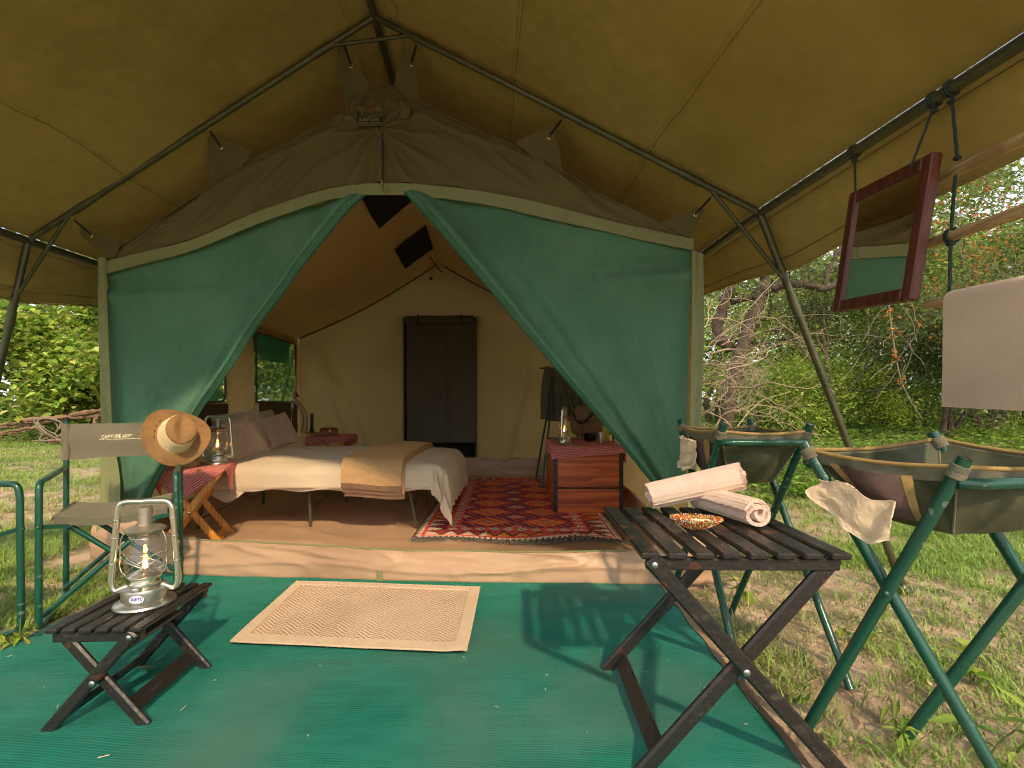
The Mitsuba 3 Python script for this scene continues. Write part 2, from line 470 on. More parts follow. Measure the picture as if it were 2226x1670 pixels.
mat('m_bark', mottled((0.085, 0.060, 0.042), 0.5, 14.0, 50.0), 0.9, bump=mikit.proc(lambda p, n, uv: fbm(p.x * 40, p.y * 40, p.z * 9, 3)), bscale=0.02)
mat('m_bark_pale', mottled((0.23, 0.185, 0.13), 0.35, 14.0, 50.0), 0.9)
mat('m_dry', VCOL, 0.85)
mat('m_log', mottled((0.27, 0.165, 0.10), 0.4, 9.0, 40.0), 0.9, bump=mikit.proc(lambda p, n, uv: fbm(p.x * 9, p.y * 60, p.z * 60, 3)), bscale=0.02)


def soil_fn(p, n, uv):
    a = fbm(p.x * 0.8, p.y * 0.8, 1.0, 4)
    b = fbm(p.x * 7, p.y * 7, 2.0, 4)
    g = noise(p.x * 130, p.y * 130, 3.0)
    c = mix((0.42, 0.30, 0.195), (0.28, 0.195, 0.12), smoothstep(0.35, 0.7, b))
    far = smoothstep(4.0, 9.0, p.y)
    c = mix(c, (0.115, 0.125, 0.045), dr.clip(smoothstep(0.42, 0.62, 0.55 * a + 0.45 * b) * 0.75 + far * 0.6, 0, 1))
    return c * (0.8 + 0.4 * g)


mat('m_soil', mikit.proc(soil_fn), 0.95, bump=mikit.proc(lambda p, n, uv: fbm(p.x * 28, p.y * 28, 1.0, 4), eps=0.003), bscale=0.03)
# ================================================================ ground
def ground_fn(S, T):
    # finer near the camera, reaching the horizon
    x = np.sign(S) * np.abs(S) ** 3 * 400
    y = np.sign(T) * np.abs(T) ** 3 * 400 + 4
    r = np.hypot(x, y - 4)
    z = -0.02 + 0.035 * nz(np.stack([x, y, 0 * x], -1), 0.9, 3) + 0.05 * np.clip((r - 6) / 10, 0, 1) * nz(np.stack([x, y, 0 * x], -1), 0.23, 5)
    return np.stack([x, y, z], -1)


gv, gf, _ = patch(ground_fn, 260, 260, (-1, 1), (-1, 1))
single('ground', (gv, gf), 'm_soil', 'dry sandy soil with patchy grass around the tent', kind='structure', smooth=True)

# ================================================================ safari tent
tent = thing('safari_tent', 'olive canvas safari tent with green mesh door panels drawn open', 'tent')
YA, YB = 2.809, -0.0926          # the front wall: y = YA + YB x


def FP(u, v, off=0.0):
    """a point of the tent's front wall at pixel (u, v), moved off metres towards the camera"""
    k = (np.asarray(u, float) - CX) / FPX
    y = YA / (1 - YB * k) - off
    return np.stack([k * y, y + 0 * k, 1.0 + (HZ - np.asarray(v, float)) / FPX * y], -1)


band_up = A([(226, 570), (300, 551), (400, 527), (563, 460), (640, 433), (725, 409), (823, 399), (872, 399), (940, 404), (1010, 411), (1090, 424), (1173, 441), (1300, 474), (1400, 497), (1503, 519)], float)
band_lo = A([(223, 598), (300, 577), (400, 551), (563, 486), (640, 459), (725, 433), (803, 424), (874, 424), (940, 430), (1010, 438), (1090, 452), (1173, 472), (1300, 500), (1400, 523), (1510, 545)], float)
gab_top = A([(228, 566), (270, 530), (352, 474), (400, 443), (461, 405), (563, 340), (652, 293), (750, 238), (800, 196), (818, 188), (836, 186), (860, 189), (913, 222), (1010, 270), (1120, 318), (1222, 371), (1300, 419), (1400, 468), (1450, 493), (1501, 516)], float)
from scipy.interpolate import PchipInterpolator as PC
bu, bl, gt = PC(*band_up.T), PC(*band_lo.T), PC(*gab_top.T)


def gable_fn(S, T):
    u = 228 + S * (1501 - 228)
    v = bu(u) * (1 - T) + np.minimum(gt(u), bu(u) - 2) * T
    p = FP(u, v)
    h = (bu(u) - gt(u)) / 210
    fold = 0.075 * nz(np.stack([u * .004 + T * .8 * np.sign(u - 828), T * 1.2 + np.abs(u - 828) * .0035, 0 * u], -1), 2.2, 11, 4)
    pucker = 0.022 * np.sin((np.arctan2(v - 290, u - 828)) * 13) * np.exp(-((np.hypot(u - 828, v - 330) - 60) / 75) ** 2)
    slump = 0.04 * np.sin(np.pi * T) * np.minimum(h, 1)
    crease = 0.018 * np.exp(-(((v - gt(u)) * .9 - 26 - 10 * np.sin(u * .01)) / 7) ** 2) * (h > .3)
    p[..., 1] -= slump + fold * np.minimum(1, h * 3) * (T > 0) * (T < 1) + pucker + crease
    return p


gm = patch(gable_fn, 260, 60)
part(tent, 'front_gable', gm, 'm_gable', smooth=True)
# corded edge along the gable top and zip down from the badge
uu = np.linspace(229, 1500, 120)
part(tent, 'gable_piping', tube(FP(uu, gt(uu) + 1, 0.004), 0.0055, 6), 'm_gable', smooth=True)
zp = [FP(832, v, 0.045) for v in np.linspace(292, 398, 8)]
zz = thing  # (alias kept short)
part(tent, 'zip', tube(zp, 0.0045, 6), 'm_print')
for dx in (-4, 3):
    part(tent, 'zip_pull', cat(*[icosph(FP(833 + dx + (i % 2) * 1.5, 393 + i * 3.4 + (dx > 0) * 7, 0.055), 0.0062, 1) for i in range(6)]), 'm_brass')


def band_fn(S, T):
    u = 224 + S * (1508 - 224)
    v = bl(u) * (1 - T) + bu(u) * T
    p = FP(u, v, 0.014)
    p[..., 1] -= 0.006 * nz(np.stack([u * .02, T * 2, 0 * u], -1), 1.5, 3)
    return p


part(tent, 'header_band', thick(patch(band_fn, 160, 6), 0.006, 160, 6), 'm_strip', smooth=40)
for u in (560, 640, 700, 760, 905, 960, 1040, 1120, 1230, 1380, 420, 310):
    a, b = FP(u, bl(u) - 1, 0.0195), FP(u + 3, bu(u) + 1, 0.0195)
    part(tent, 'band_seam', tube([a, b], 0.0012, 5), 'm_strip')

# canvas ears that the elastic cords pull on
ears = {'a': [(752, 142), (764, 139), (776, 152), (807, 192), (800, 205), (752, 245)], 'b': [(886, 135), (907, 139), (914, 224), (880, 210), (858, 190)],
        'c': [(475, 319), (486, 315), (559, 340), (520, 372), (461, 404)], 'd': [(1120, 320), (1193, 293), (1214, 326), (1222, 372), (1170, 350)],
        'e': [(192, 517), (203, 503), (273, 528), (250, 560), (227, 558)], 'f': [(1438, 486), (1509, 459), (1525, 464), (1502, 517), (1470, 505)]}
from shapely.geometry import Polygon
for k, poly in ears.items():
    pts = FP(*A(poly, float).T, 0.012)
    c = pts.mean(0)
    m = len(pts); vs = [c]; fs = []
    ring0 = [pts * .999 + c * .001, pts * 0.5 + c * 0.5]
    v = np.vstack([ring0[0], ring0[1], [c]])
    base_z = np.sort(v[:, 2])[: 2].mean()
    v[:, 1] += 0.018 * nz(v, 7.0, 5) - .20 * np.clip((v[:, 2] - base_z - .05) / .28, 0, 1)
    f = []
    for i in range(m):
        j = (i + 1) % m
        f += [[i, j, m + j], [i, m + j, m + i], [m + i, m + j, 2 * m]]
    v2 = v + [0, 0.006, 0]
    f = np.array(f); e = np.array([[i, (i + 1) % m] for i in range(m)])
    side = np.vstack([np.stack([e[:, 1], e[:, 0], e[:, 0] + len(v)], 1), np.stack([e[:, 1], e[:, 0] + len(v), e[:, 1] + len(v)], 1)])
    part(tent, 'hanger_ear', (np.vstack([v, v2]), np.vstack([f, f[:, ::-1] + len(v), side])), 'm_gable', smooth=60)

# badge, lettering and small patch on the gable
bx = FP(803, 251, 0.062)
sx = nrm(FP(820, 251) - FP(790, 251)); upv = nrm(A([0, 0.02, 1]) - sx * (sx @ A([0, 0.02, 1])))
Mb = frame(bx, sx, upv, np.cross(sx, upv))
bd = part(tent, 'badge', xf(box((0.158, 0.112, 0.003), 0.001), Mb @ mv(0, -0.006, 0)), 'm_gable')


def text_at(s, h, M, width=None, bold=False, depth=0.0015):
    t = meshkit.text_mesh(s, h, depth, bold)
    v = np.array(t.vertices); w = v[:, 0].max()
    v[:, 0] = (v[:, 0] - w / 2) * ((width / w) if width else 1)
    v[:, 1] -= h / 2
    return xf((v, t.faces), M)


part(tent, 'badge_lettering', cat(text_at('BUSHTEC', 0.033, Mb @ mv(0, 0.004, 0.0017), 0.152, True), xf(box((0.154, 0.026, 0.002)), Mb @ mv(0, -0.028, 0.0017)),
     text_at('ADVENTURE TENTS', 0.008, Mb @ mv(0, -0.052, 0.0017), 0.15)) if False else
     cat(text_at('BUSHTEC', 0.033, Mb @ mv(0, 0.004, 0.0017), 0.152, True), xf(box((0.154, 0.026, 0.002)), Mb @ mv(0, -0.028, 0.0017))), 'm_print')
part(tent, 'badge_lettering', text_at('SAFARI', 0.017, Mb @ mv(0, -0.028, 0.0030), 0.125, True), 'm_print_tan')
ele = Polygon([(-.018, 0), (-.018, .010), (-.022, .004), (-.022, .014), (-.016, .022), (0, .024), (.008, .021), (.014, .024), (.021, .019), (.024, .010), (.022, .003), (.020, .010), (.016, .012), (.012, .010), (.012, 0), (.007, 0), (.006, .008), (-.008, .008), (-.009, 0)])
part(tent, 'badge_emblem', xf(trimesh.creation.extrude_polygon(ele, 0.0015, engine='earcut'), Mb @ mv(0, 0.026, 0.0017)), 'm_print_red')
part(tent, 'badge_small_print', cat(*[xf(box((w, 0.004, 0.001)), Mb @ mv(x, -0.053, 0.0017)) for x, w in ((-.055, .034), (-.026, .014), (.004, .034), (.034, .012), (.058, .026))]), 'm_print')
part(tent, 'repair_patch', xf(box((0.055, 0.078, 0.004)), frame(FP(881, 244, 0.058), sx, upv, np.cross(sx, upv))), 'm_gable')

# --- green mesh door panels, drawn to the sides
cl_out = PC([0, .25, .6, 1], [223, 226, 232, 243]); cl_outv = lambda t: 598 + t * (1090 - 598)
L_in = A([(803, 424), (745, 485), (681, 560), (620, 642), (560, 722), (500, 812), (435, 903), (375, 1000), (318, 1092)], float)
li_u, li_v = PC(np.linspace(0, 1, len(L_in)), L_in[:, 0]), PC(np.linspace(0, 1, len(L_in)), L_in[:, 1])


def roll(S, w):
    x = np.clip((S - (1 - w)) / w, 0, 1)
    return x


def curtain_fn(side):
    def fn(S, T):
        if side < 0:
            ou, ov, iu, iv = cl_out(T), cl_outv(T), li_u(T), li_v(T)
            top_u = 223 + S * (803 - 223)
        else:
            ou, ov, iu, iv = 1508 - 10 * T - 3 * np.sin(T * 3), 545 + T * (1092 - 545), ri_u(T), ri_v(T)
            top_u = 1508 + S * (874 - 1508)
        u = ou + S * (iu - ou); v = ov + S * (iv - ov)
        chord = ov[..., :] * 0 + ((598 if side < 0 else 545) + S * (424 - (598 if side < 0 else 545)))
        v = v + (bl(top_u) + 0 - chord) * (1 - T) ** 3 - 9 * (1 - T) ** 6
        width = np.abs(iu - ou) / 640
        # gathered edge: a soft roll along the drawn-back side, then long folds running to the tie
        x = S
        edge = 0.11 * np.exp(-((x - 0.955) / 0.055) ** 2) * np.minimum(1, (1 - np.abs(2 * T - 1) ** 8) + .25)
        groove = -0.03 * np.exp(-((x - 0.80) / 0.05) ** 2)
        f1 = 0.022 * np.sin(9.0 * x ** 1.3 + 2.2 * T + 1.5 * nz(np.stack([x * 2, T * 2, 0 * x], -1), 1.0, 21 + side)) * (0.25 + 0.75 * T)
        sag = 0.055 * np.exp(-((T - 0.10 - 0.30 * x) / 0.05) ** 2) * (1 - x) * .8 - 0.045 * np.exp(-((T - 0.06 - 0.28 * x) / 0.03) ** 2) * (1 - x)
        rnd = 0.075 * nz(np.stack([x * 3, T * 4, 0 * x + side], -1), 1.3, 5 + side, 4)
        p = FP(u, v)
        p[..., 1] -= edge + groove + f1 * np.sin(np.pi * np.clip(x, 0, 1)) + sag + rnd * np.clip(x * 8, 0, 1)
        p[..., 1] += 0.02 + 0.03 * (1 - width)
        return p
    return fn


R_in = A([(874, 424), (960, 515), (1083, 655), (1193, 785), (1275, 880), (1346, 962), (1420, 1052), (1452, 1092)], float)
ri_u, ri_v = PC(np.linspace(0, 1, len(R_in)), R_in[:, 0]), PC(np.linspace(0, 1, len(R_in)), R_in[:, 1])
part(tent, 'mesh_panel', patch(curtain_fn(-1), 200, 160), 'm_net', smooth=True, label='left green mesh door panel, drawn aside')
part(tent, 'mesh_panel', patch(curtain_fn(1), 200, 160), 'm_net', smooth=True, label='right green mesh door panel, drawn aside')

for sd_ in (-1, 1):
    e_ = curtain_fn(sd_)(np.full((120, 1), .998), np.linspace(0, 1, 120)[:, None])[:, 0]
    part(tent, 'panel_hem', tube(e_, .006, 6), 'm_green_cloth', smooth=True)
    e_ = curtain_fn(sd_)(np.full((120, 1), .972), np.linspace(0, 1, 120)[:, None])[:, 0]
    part(tent, 'panel_stitch', tube(e_ - A([0, .002, 0]), .0018, 5), 'm_green_cloth', smooth=True)
# --- olive strips down the front corners, with skirt below
strips = {-1: [((213, 560), (231, 560)), ((217, 750), (238, 750)), ((222, 930), (246, 930)), ((219, 1060), (262, 1060)), ((210, 1160), (262, 1160))],
          1: [((1505, 545), (1528, 552)), ((1503, 720), (1529, 725)), ((1499, 900), (1524, 905)), ((1496, 1050), (1520, 1055)), ((1490, 1170), (1520, 1175))]}
for sd, rows in strips.items():
    r = A(rows, float)
    tt = np.linspace(0, 1, len(r))
    fa, fb = PC(tt, r[:, 0, 0]), PC(tt, r[:, 1, 0]); va, vb = PC(tt, r[:, 0, 1]), PC(tt, r[:, 1, 1])

    def strip_fn(S, T):
        p = FP(fa(T) + S * (fb(T) - fa(T)), va(T) + S * (vb(T) - va(T)), 0.022)
        p[..., 1] -= 0.006 * np.sin(S * 7 + T * 3) + 0.01 * nz(np.stack([S, T * 5, 0 * S], -1), 2.0, 4)
        return p
    part(tent, 'corner_strip', thick(patch(strip_fn, 8, 40), 0.005, 8, 40), 'm_strip', smooth=50)

# --- tub floor: sill across the door, skirt round the walls, floor sheet
FL, FR = A([-2.585, 3.06]), A([1.10, 2.70])           # front corners (x, y)
BL, BR = A([-2.83, 6.45]), A([1.16, 6.42])           # back corners


def sill_line(S):
    u = 205 + S * (1556 - 205)
    vb_ = np.interp(u, [205, 395, 835, 1450, 1556], [1216, 1251, 1263, 1273, 1270])
    return u, vb_


def sill_fn(S, T):
    u, vb_ = sill_line(S)
    k = (u - CX) / FPX
    y = (1.0 - 0.0) * FPX / (vb_ - HZ)
    x = k * y
    h = np.interp(u, [205, 260, 395, 900, 1360, 1490, 1556], [.34, .30, .205, .158, .175, .26, .30])
    # profile: up the outside, over a rounded lip, down the inside
    prof = np.clip(T, 0, 1)
    zz_ = np.interp(prof, [0, .08, .5, .62, .70, .78, 1], [0.006, .03, .93, 1.0, 1.0, .95, .03])
    out = np.interp(prof, [0, .1, .25, .5, .62, .70, .78, 1], [0.0, .035, .03, .012, 0.0, -.012, -.025, -.16])
    q = np.stack([x * 2.2, T * 1.4, 0 * x], -1)
    rid = 1 - 2 * np.abs(nz(np.stack([x * .9 + T * .5, T * 2.0 + x * .45, 0 * x], -1), 1.6, 19, 3))
    w = 0.045 * nz(q, 1.6, 9, 4) + 0.018 * np.clip(rid, 0, 1) ** 8 - .010 + 0.012 * np.exp(-((T - .27 - .05 * np.sin(x * 4)) / .035) ** 2)
    z = zz_ * h + 0.012 * nz(np.stack([x * 1.1, 0 * x, 0 * x], -1), 1.5, 2) * (zz_ > .5) + 0.004 * (T > .02)
    return np.stack([x, y - out - w * np.sin(np.pi * np.clip(T * 1.2, 0, 1)), np.maximum(z, 0.005)], -1)


part(tent, 'door_sill', patch(sill_fn, 220, 40), 'm_pvc', smooth=True, label='rounded brown groundsheet sill across the doorway')
u_, v_ = sill_line(np.linspace(.14, .86, 60))
lip = sill_fn(np.linspace(.14, .86, 60)[:, None], np.full((60, 1), .64))[:, 0]
part(tent, 'sill_piping', tube(lip + [0, 0, .004], 0.005, 6), 'm_strip', smooth=True)
ls = sill_fn(A([[.4625]]), A([[.26]]))[0, 0]
part(tent, 'sill_loop', cat(xf(box((.030, .004, .062), .001), mv(ls[0], ls[1] - .012, .042)), xf(box((.034, .006, .006), .001), mv(ls[0], ls[1] - .014, .020))), 'm_strip')


def floor_fn(S, T):
    xl = FL[0] + T * (BL[0] - FL[0]); xr = FR[0] + T * (BR[0] - FR[0])
    yf = 2.93 + (1 - S) * .25
    x = xl + S * (xr - xl); y = yf + T * (6.42 - yf)
    z = 0.012 + 0.055 * np.maximum(0, nz(np.stack([x, y * .7 + x * .4, 0 * x], -1), 1.1, 31, 4)) * 1.6
    z = z + 0.010 * np.exp(-((y - 4.0 - .35 * np.sin(x * 2.2) - .3 * x) / .06) ** 2) * (x < -.7) + 0.012 * np.exp(-((x + .9 + .25 * (y - 3.6)) / .045) ** 2) * np.exp(-((y - 3.9) / .5) ** 2)
    return np.stack([x, y, np.where(y > 3.35, z, 0.012 + .3 * (z - .012))], -1)


part(tent, 'floor_sheet', patch(floor_fn, 170, 150), 'm_pvc', smooth=True)


def skirt(pa, pb, inward, n=90, h=0.25, seed=0):
    pa, pb, inward = A(pa), A(pb), A(inward)

    def fn(S, T):
        base = pa + S[..., None] * (pb - pa)
        o = np.interp(T, [0, .25, .5, 1], [.13, .05, .02, .012])
        z = np.interp(T, [0, .25, .5, 1], [.012, .035, .11, h])
        w = 0.10 * nz(np.stack([S * np.linalg.norm(pb - pa), T * .6, 0 * S], -1), 2.4, seed, 4) * (T < .98) * (T > .02)
        xy = base + inward * (o + w)[..., None]
        return np.stack([xy[..., 0], xy[..., 1], z], -1)
    return patch(fn, n, 14)


part(tent, 'skirt', skirt(BL, BR, (0, -1), 120, .262, 3), 'm_pvc', smooth=True)
part(tent, 'skirt', skirt((1.10, 2.85), BR, (-1, 0), 90, .17, 5), 'm_pvc', smooth=True)
part(tent, 'skirt', skirt((-2.62, 3.1), BL, (1, 0), 90, .2, 7), 'm_pvc', smooth=True)
hem = [(1.085, y, .172 + .012 * math.sin(y * 3)) for y in np.linspace(2.9, 6.4, 30)]
part(tent, 'skirt_piping', tube(hem, .006, 6), 'm_binding', smooth=True)

# --- walls with window openings
mat('m_green_cloth', (0.012, 0.105, 0.062), .8)
WIN = [(3.28, 4.52), (5.16, 6.28)]; WZ = (1.0, 1.745); FLAPZ = 0.62


def side_wall(pa, pb, sgn, holes, seed):
    pa, pb = A(pa), A(pb)
    L = np.linalg.norm(pb - pa)
    ys = np.unique(np.concatenate([np.linspace(0, L, 70)] + [A(h) - pa[1] for h in holes])) if holes else np.linspace(0, L, 70)
    zs = np.unique(np.concatenate([np.linspace(0.14, 1.86, 34), A(WZ)]))
    S, Z = np.meshgrid(ys, zs, indexing='ij')
    base = pa + (S / L)[..., None] * (pb - pa)
    w = 0.11 * nz(np.stack([S, Z * .5, 0 * S], -1), 1.4, seed, 4) + 0.02 * np.sin(np.pi * (Z - .14) / 1.72)
    x = base[..., 0] + sgn * w
    c, zc = (S[:-1, :-1] + S[1:, 1:]) / 2 + pa[1], (Z[:-1, :-1] + Z[1:, 1:]) / 2
    keep = np.ones_like(c, bool)
    for a, b in holes:
        keep &= ~((c > a) & (c < b) & (zc > WZ[0]) & (zc < WZ[1]))
    return np.stack([x, base[..., 1], Z], -1).reshape(-1, 3), gridfaces(len(ys), len(zs), keep)


part(tent, 'side_wall', side_wall(FL, BL, 1, WIN, 1), 'm_canvas', smooth=True)
part(tent, 'side_wall', side_wall((1.055, 2.74), BR, -1, [], 2), 'm_canvas', smooth=True)
for a, b in WIN:
    def wx(y):
        return FL[0] + (y - FL[1]) / (BL[1] - FL[1]) * (BL[0] - FL[0])

    def win_fn(S, T):
        y = a - .01 + S * (b - a + .02); z = WZ[0] - .01 + T * (WZ[1] - WZ[0] + .02)
        return np.stack([wx(y) - .012 + .015 * np.sin(np.pi * S) * np.sin(np.pi * T), y, z], -1)
    w = part(tent, 'window', patch(win_fn, 20, 16), 'm_window_net', smooth=True)
    fr = [(wx(y) + .012, y, z) for y, z in ((a, WZ[0]), (a, WZ[1]), (b, WZ[1]), (b, WZ[0]))]
    part(w, 'frame', tube(fillet(fr + [fr[0]], .08), .009, 6), 'm_dark_canvas', smooth=True)

    def flap_fn(S, T):
        y = a + S * (b - a); z = FLAPZ + T * (WZ[0] - FLAPZ - .005)
        return np.stack([wx(y) + .035 + .03 * nz(np.stack([y * 2, z * 3, 0 * y], -1), 1.5, 6), y, z + .012 * np.sin(S * 5)], -1)
    part(w, 'flap', thick(patch(flap_fn, 30, 14), .004, 30, 14), 'm_dark_canvas', smooth=50, label='dark window flap let down below the mesh')
    def outer_fn(S, T):
        y = a + S * (b - a)
        lowz = 1.60 - .13 * np.clip(S * 2.2, 0, 1) + .04 * np.exp(-((S - .95) / .2) ** 2)
        return np.stack([wx(y) - .06 - .03 * np.sin(S * 7) * (1 - T), y, lowz + T * (1.80 - lowz)], -1)
    part(w, 'outer_flap', thick(patch(outer_fn, 24, 8), .004, 24, 8), 'm_green_cloth', smooth=50, label='dark green flap rolled at the top of the window')
    part(w, 'tie_cord', tube([(wx(a) + .04, a - .02, .98), (wx(a) + .05, a - .02, .8), (wx(a) + .05, a - .03, .6)], .005, 6), 'm_white')
    part(w, 'tie_cord', tube([(wx(a) + .03, a - .04, 1.0), (wx(a) + .03, a - .16, .86), (wx(a) + .03, a - .3, .68)], .003, 5), 'm_cord')

AP_B = A([-0.975, 6.45, 2.85]); AP_F = A([-0.77, 2.90, 2.855])
DX = (-1.435, -0.478); DZ = (0.27, 2.13)
DY = 6.44


def roof_z(frac, base_e, base_r, sag):
    return base_e + (base_r - base_e) * frac - sag * np.sin(np.pi * np.clip(frac, 0, 1)) ** 1.0


def wall_top(x):
    left = x < AP_B[0]
    fr = np.where(left, (x - BL[0]) / (AP_B[0] - BL[0]), (BR[0] - x) / (BR[0] - AP_B[0]))
    return roof_z(np.clip(fr, 0, 1), 1.85, AP_B[2], 0.07)


def back_wall():
    xs = np.unique(np.concatenate([np.linspace(BL[0], BR[0], 100), A(DX)]))
    ts = np.linspace(0, 1, 44)
    X, Tt = np.meshgrid(xs, ts, indexing='ij')
    top = wall_top(X)
    # rows follow the door head where the door is
    z0 = .2
    zz_ = np.where(Tt < .75, z0 + (DZ[1] - z0) * np.minimum(Tt / .75, 1), 0)
    zlow = np.minimum(DZ[1], top - .12)
    Z = np.where(Tt <= .75, z0 + (zlow - z0) * Tt / .75, zlow + (top - zlow) * (Tt - .75) / .25)
    w = 0.05 * nz(np.stack([X, Z * .45, 0 * X], -1), 1.5, 14, 4)
    for x0, k, s in ((-2.72, .62, .05), (-2.62, .36, .06), (.3, -.25, .06)):
        w += 0.06 * np.exp(-((X - x0 - (1.85 - Z) * k) / s) ** 2) * np.clip((1.85 - Z) * 2, 0, 1)
    for ang in (-.5, -.2, .25, .6, 1.0):
        w += 0.03 * np.exp(-((X - AP_B[0] - (AP_B[2] - Z) * ang) / .035) ** 2) * np.clip(1 - (AP_B[2] - Z) / .8, 0, 1)
    c, zc = (X[:-1, :-1] + X[1:, 1:]) / 2, (Z[:-1, :-1] + Z[1:, 1:]) / 2
    keep = ~((c > DX[0]) & (c < DX[1]) & (Tt[1:, 1:] <= .7501))
    dd = np.maximum(np.maximum(DX[0] - X, X - DX[1]), 0) + np.maximum(Z - DZ[1], 0)
    near_door = 1 - np.exp(-(dd / .22) ** 2)
    return np.stack([X, DY - w * near_door, Z], -1).reshape(-1, 3), gridfaces(len(xs), len(ts), keep)


part(tent, 'back_wall', back_wall(), 'm_canvas', smooth=True)
# the dark washroom behind the back door
AY = 7.75


def annex(pa, pb, z0=0.0, z1=2.15, seed=0):
    pa, pb = A(pa, float), A(pb, float)

    def fn(S, T):
        b = pa + S[..., None] * (pb - pa)
        n = A([-(pb - pa)[1], (pb - pa)[0]]) / np.linalg.norm(pb - pa)
        w = 0.03 * nz(np.stack([S * 2, T * 1.3, 0 * S], -1), 1.5, seed, 4)
        return np.stack([b[..., 0] + n[0] * w, b[..., 1] + n[1] * w, z0 + T * (z1 - z0)], -1)
    return patch(fn, 40, 30)


an = part(tent, 'washroom_wall', cat(*[m[:2] for m in (annex((-1.48, 6.5), (-1.48, AY), seed=1), annex((-1.48, AY), (-.43, AY), seed=2), annex((-.43, AY), (-.43, 6.5), seed=3))]), 'm_annex', smooth=True, label='dark canvas washroom seen through the back doorway')
part(tent, 'washroom_roof', xf(box((1.09, 1.3, .01)), mv(-.955, 7.13, 2.16)), 'm_annex')
part(tent, 'washroom_floor', xf(box((1.05, 1.3, .01)), mv(-.955, 7.13, .004)), 'm_pvc')


def blind_fn(S, T):
    x = DX[0] + .01 + S * (DX[1] - DX[0] - .02); z = .45 + T * (2.1 - .45)
    w = .05 * nz(np.stack([x * 2, z * 1.2, 0 * x], -1), 1.4, 8, 4) - .012 * np.exp(-((S - .60) / .012) ** 2)
    return np.stack([x, DY + .10 + w, z], -1)


door = part(tent, 'door_curtain', patch(blind_fn, 50, 50), 'm_dark_canvas', smooth=True, label='dark door curtain in the back wall')
part(tent, 'door_curtain__seam', tube([(-.86, DY + .08, z) for z in np.linspace(.5, 1.6, 12)], .003, 5), 'm_annex')


def rolled_fn(S, T):
    x = DX[0] + .03 + S * (DX[1] - DX[0] - .06); a = T * 2 * np.pi
    r = .045 + .015 * nz(np.stack([x * 9, np.cos(a), np.sin(a)], -1), 1.2, 5)
    return np.stack([x, DY - .035 + r * np.cos(a), 2.085 + .012 * S + r * np.sin(a) * 1.1], -1)


part(tent, 'rolled_blind', patch(rolled_fn, 50, 20), 'm_dark_canvas', smooth=True)
for x in (DX[0] + .2, DX[1] - .19):
    part(tent, 'blind_strap', xf(box((.022, .012, .125), .002), mv(x, DY - .10, 2.085)), 'm_print')
for x in DX:
    part(tent, 'door_binding', xf(box((.022, .012, 1.84), .003), mv(x, DY - .008, 1.20)), 'm_dark_canvas')

# --- inner roof: two slopes with sag, black vent patches by the ridge


def roof_fn(side):
    def fn(S, T):     # S along y, T from eave to ridge
        ef, eb = (A([FL[0], FL[1], 1.83]), A([BL[0], BL[1], 1.85])) if side < 0 else (A([1.07, 2.71, 1.85]), A([BR[0], BR[1], 1.85]))
        e = ef + S[..., None] * (eb - ef); r = AP_F + S[..., None] * (AP_B - AP_F)
        p = e + T[..., None] * (r - e)
        uf = (228 if side < 0 else 1501) + T * (833 - (228 if side < 0 else 1501))
        front = FP(uf, gt(uf) + 5, -.03)
        sag = np.interp(S, [0, .15, .85, 1], [.12, .16, .12, .07])
        p[..., 2] -= sag * np.sin(np.pi * T)
        fb = np.clip(1 - S / .16, 0, 1)[..., None] ** 1.5
        p = p * (1 - fb) + front * fb
        q = np.stack([S * 3.4, T * 2, 0 * S + side], -1)
        w = .11 * nz(q, 1.4, 3, 4) * np.clip(T * 6, 0, 1) * np.clip((1 - T) * 8, 0, 1)
        w += .04 * np.sin(T * 30 + S * 16) * np.exp(-((S - .93) / .05) ** 2) * np.exp(-((T - .85) / .12) ** 2)
        p[..., 2] += w * np.clip((1 - S) * 20, 0, 1) * np.clip(S * 20, 0, 1)
        return p
    return fn


part(tent, 'roof_slope', patch(roof_fn(-1), 90, 60), 'm_canvas_roof', smooth=True)
part(tent, 'roof_slope', patch(roof_fn(1), 90, 60), 'm_canvas_roof', smooth=True)
for s0, s1, t0 in ((.165, .405, .81), (.60, .81, .815)):
    pf = roof_fn(-1)

    def vp(S, T):
        p = pf(s0 + S * (s1 - s0), t0 + T * (.995 - t0)); p[..., 2] -= .012; p[..., 0] += .006
        return p
    part(tent, 'vent_patch', thick(patch(vp, 14, 10), .003, 14, 10), 'm_black', smooth=50, label='black square vent panel under the inner roof')
tj = np.linspace(BL[0] + .02, BR[0] - .02, 120)
part(tent, 'roof_hem', tube(np.stack([tj, 0 * tj + DY - .02, wall_top(tj) - .012], -1), .010, 6), 'm_dark_canvas', smooth=True)
part(tent, 'roof_toggle', icosph(P(937, 606, 6.36), .022, 2, (1, .5, 1)), 'm_print')
part(tent, 'ridge_cord', tube([AP_B + A([-.05, -.5, -.03]), AP_B + A([-.01, -.2, -.09]), AP_B + A([.05, -.03, -.14])], .008, 6), 'm_cord')

# ================================================================ flysheet and its pole frame
def beam_l(y):
    return A([-2.84 - .10 * max(0, y - 3.3), y, 1.946])


def beam_r(y):
    return A([1.28 - (.089 if y < 2.5 else .025) * (y - 2.5), y, 1.976])


def ridge(y):
    return A([-.763 - .058 * (y - 2.68), y, 3.149])


Y0, Y1 = 0.72, 7.1
mat('m_seam', (.20, .145, .05), .8)
fly = thing('flysheet', 'wide olive brown canvas flysheet stretched over the whole tent', 'canopy')


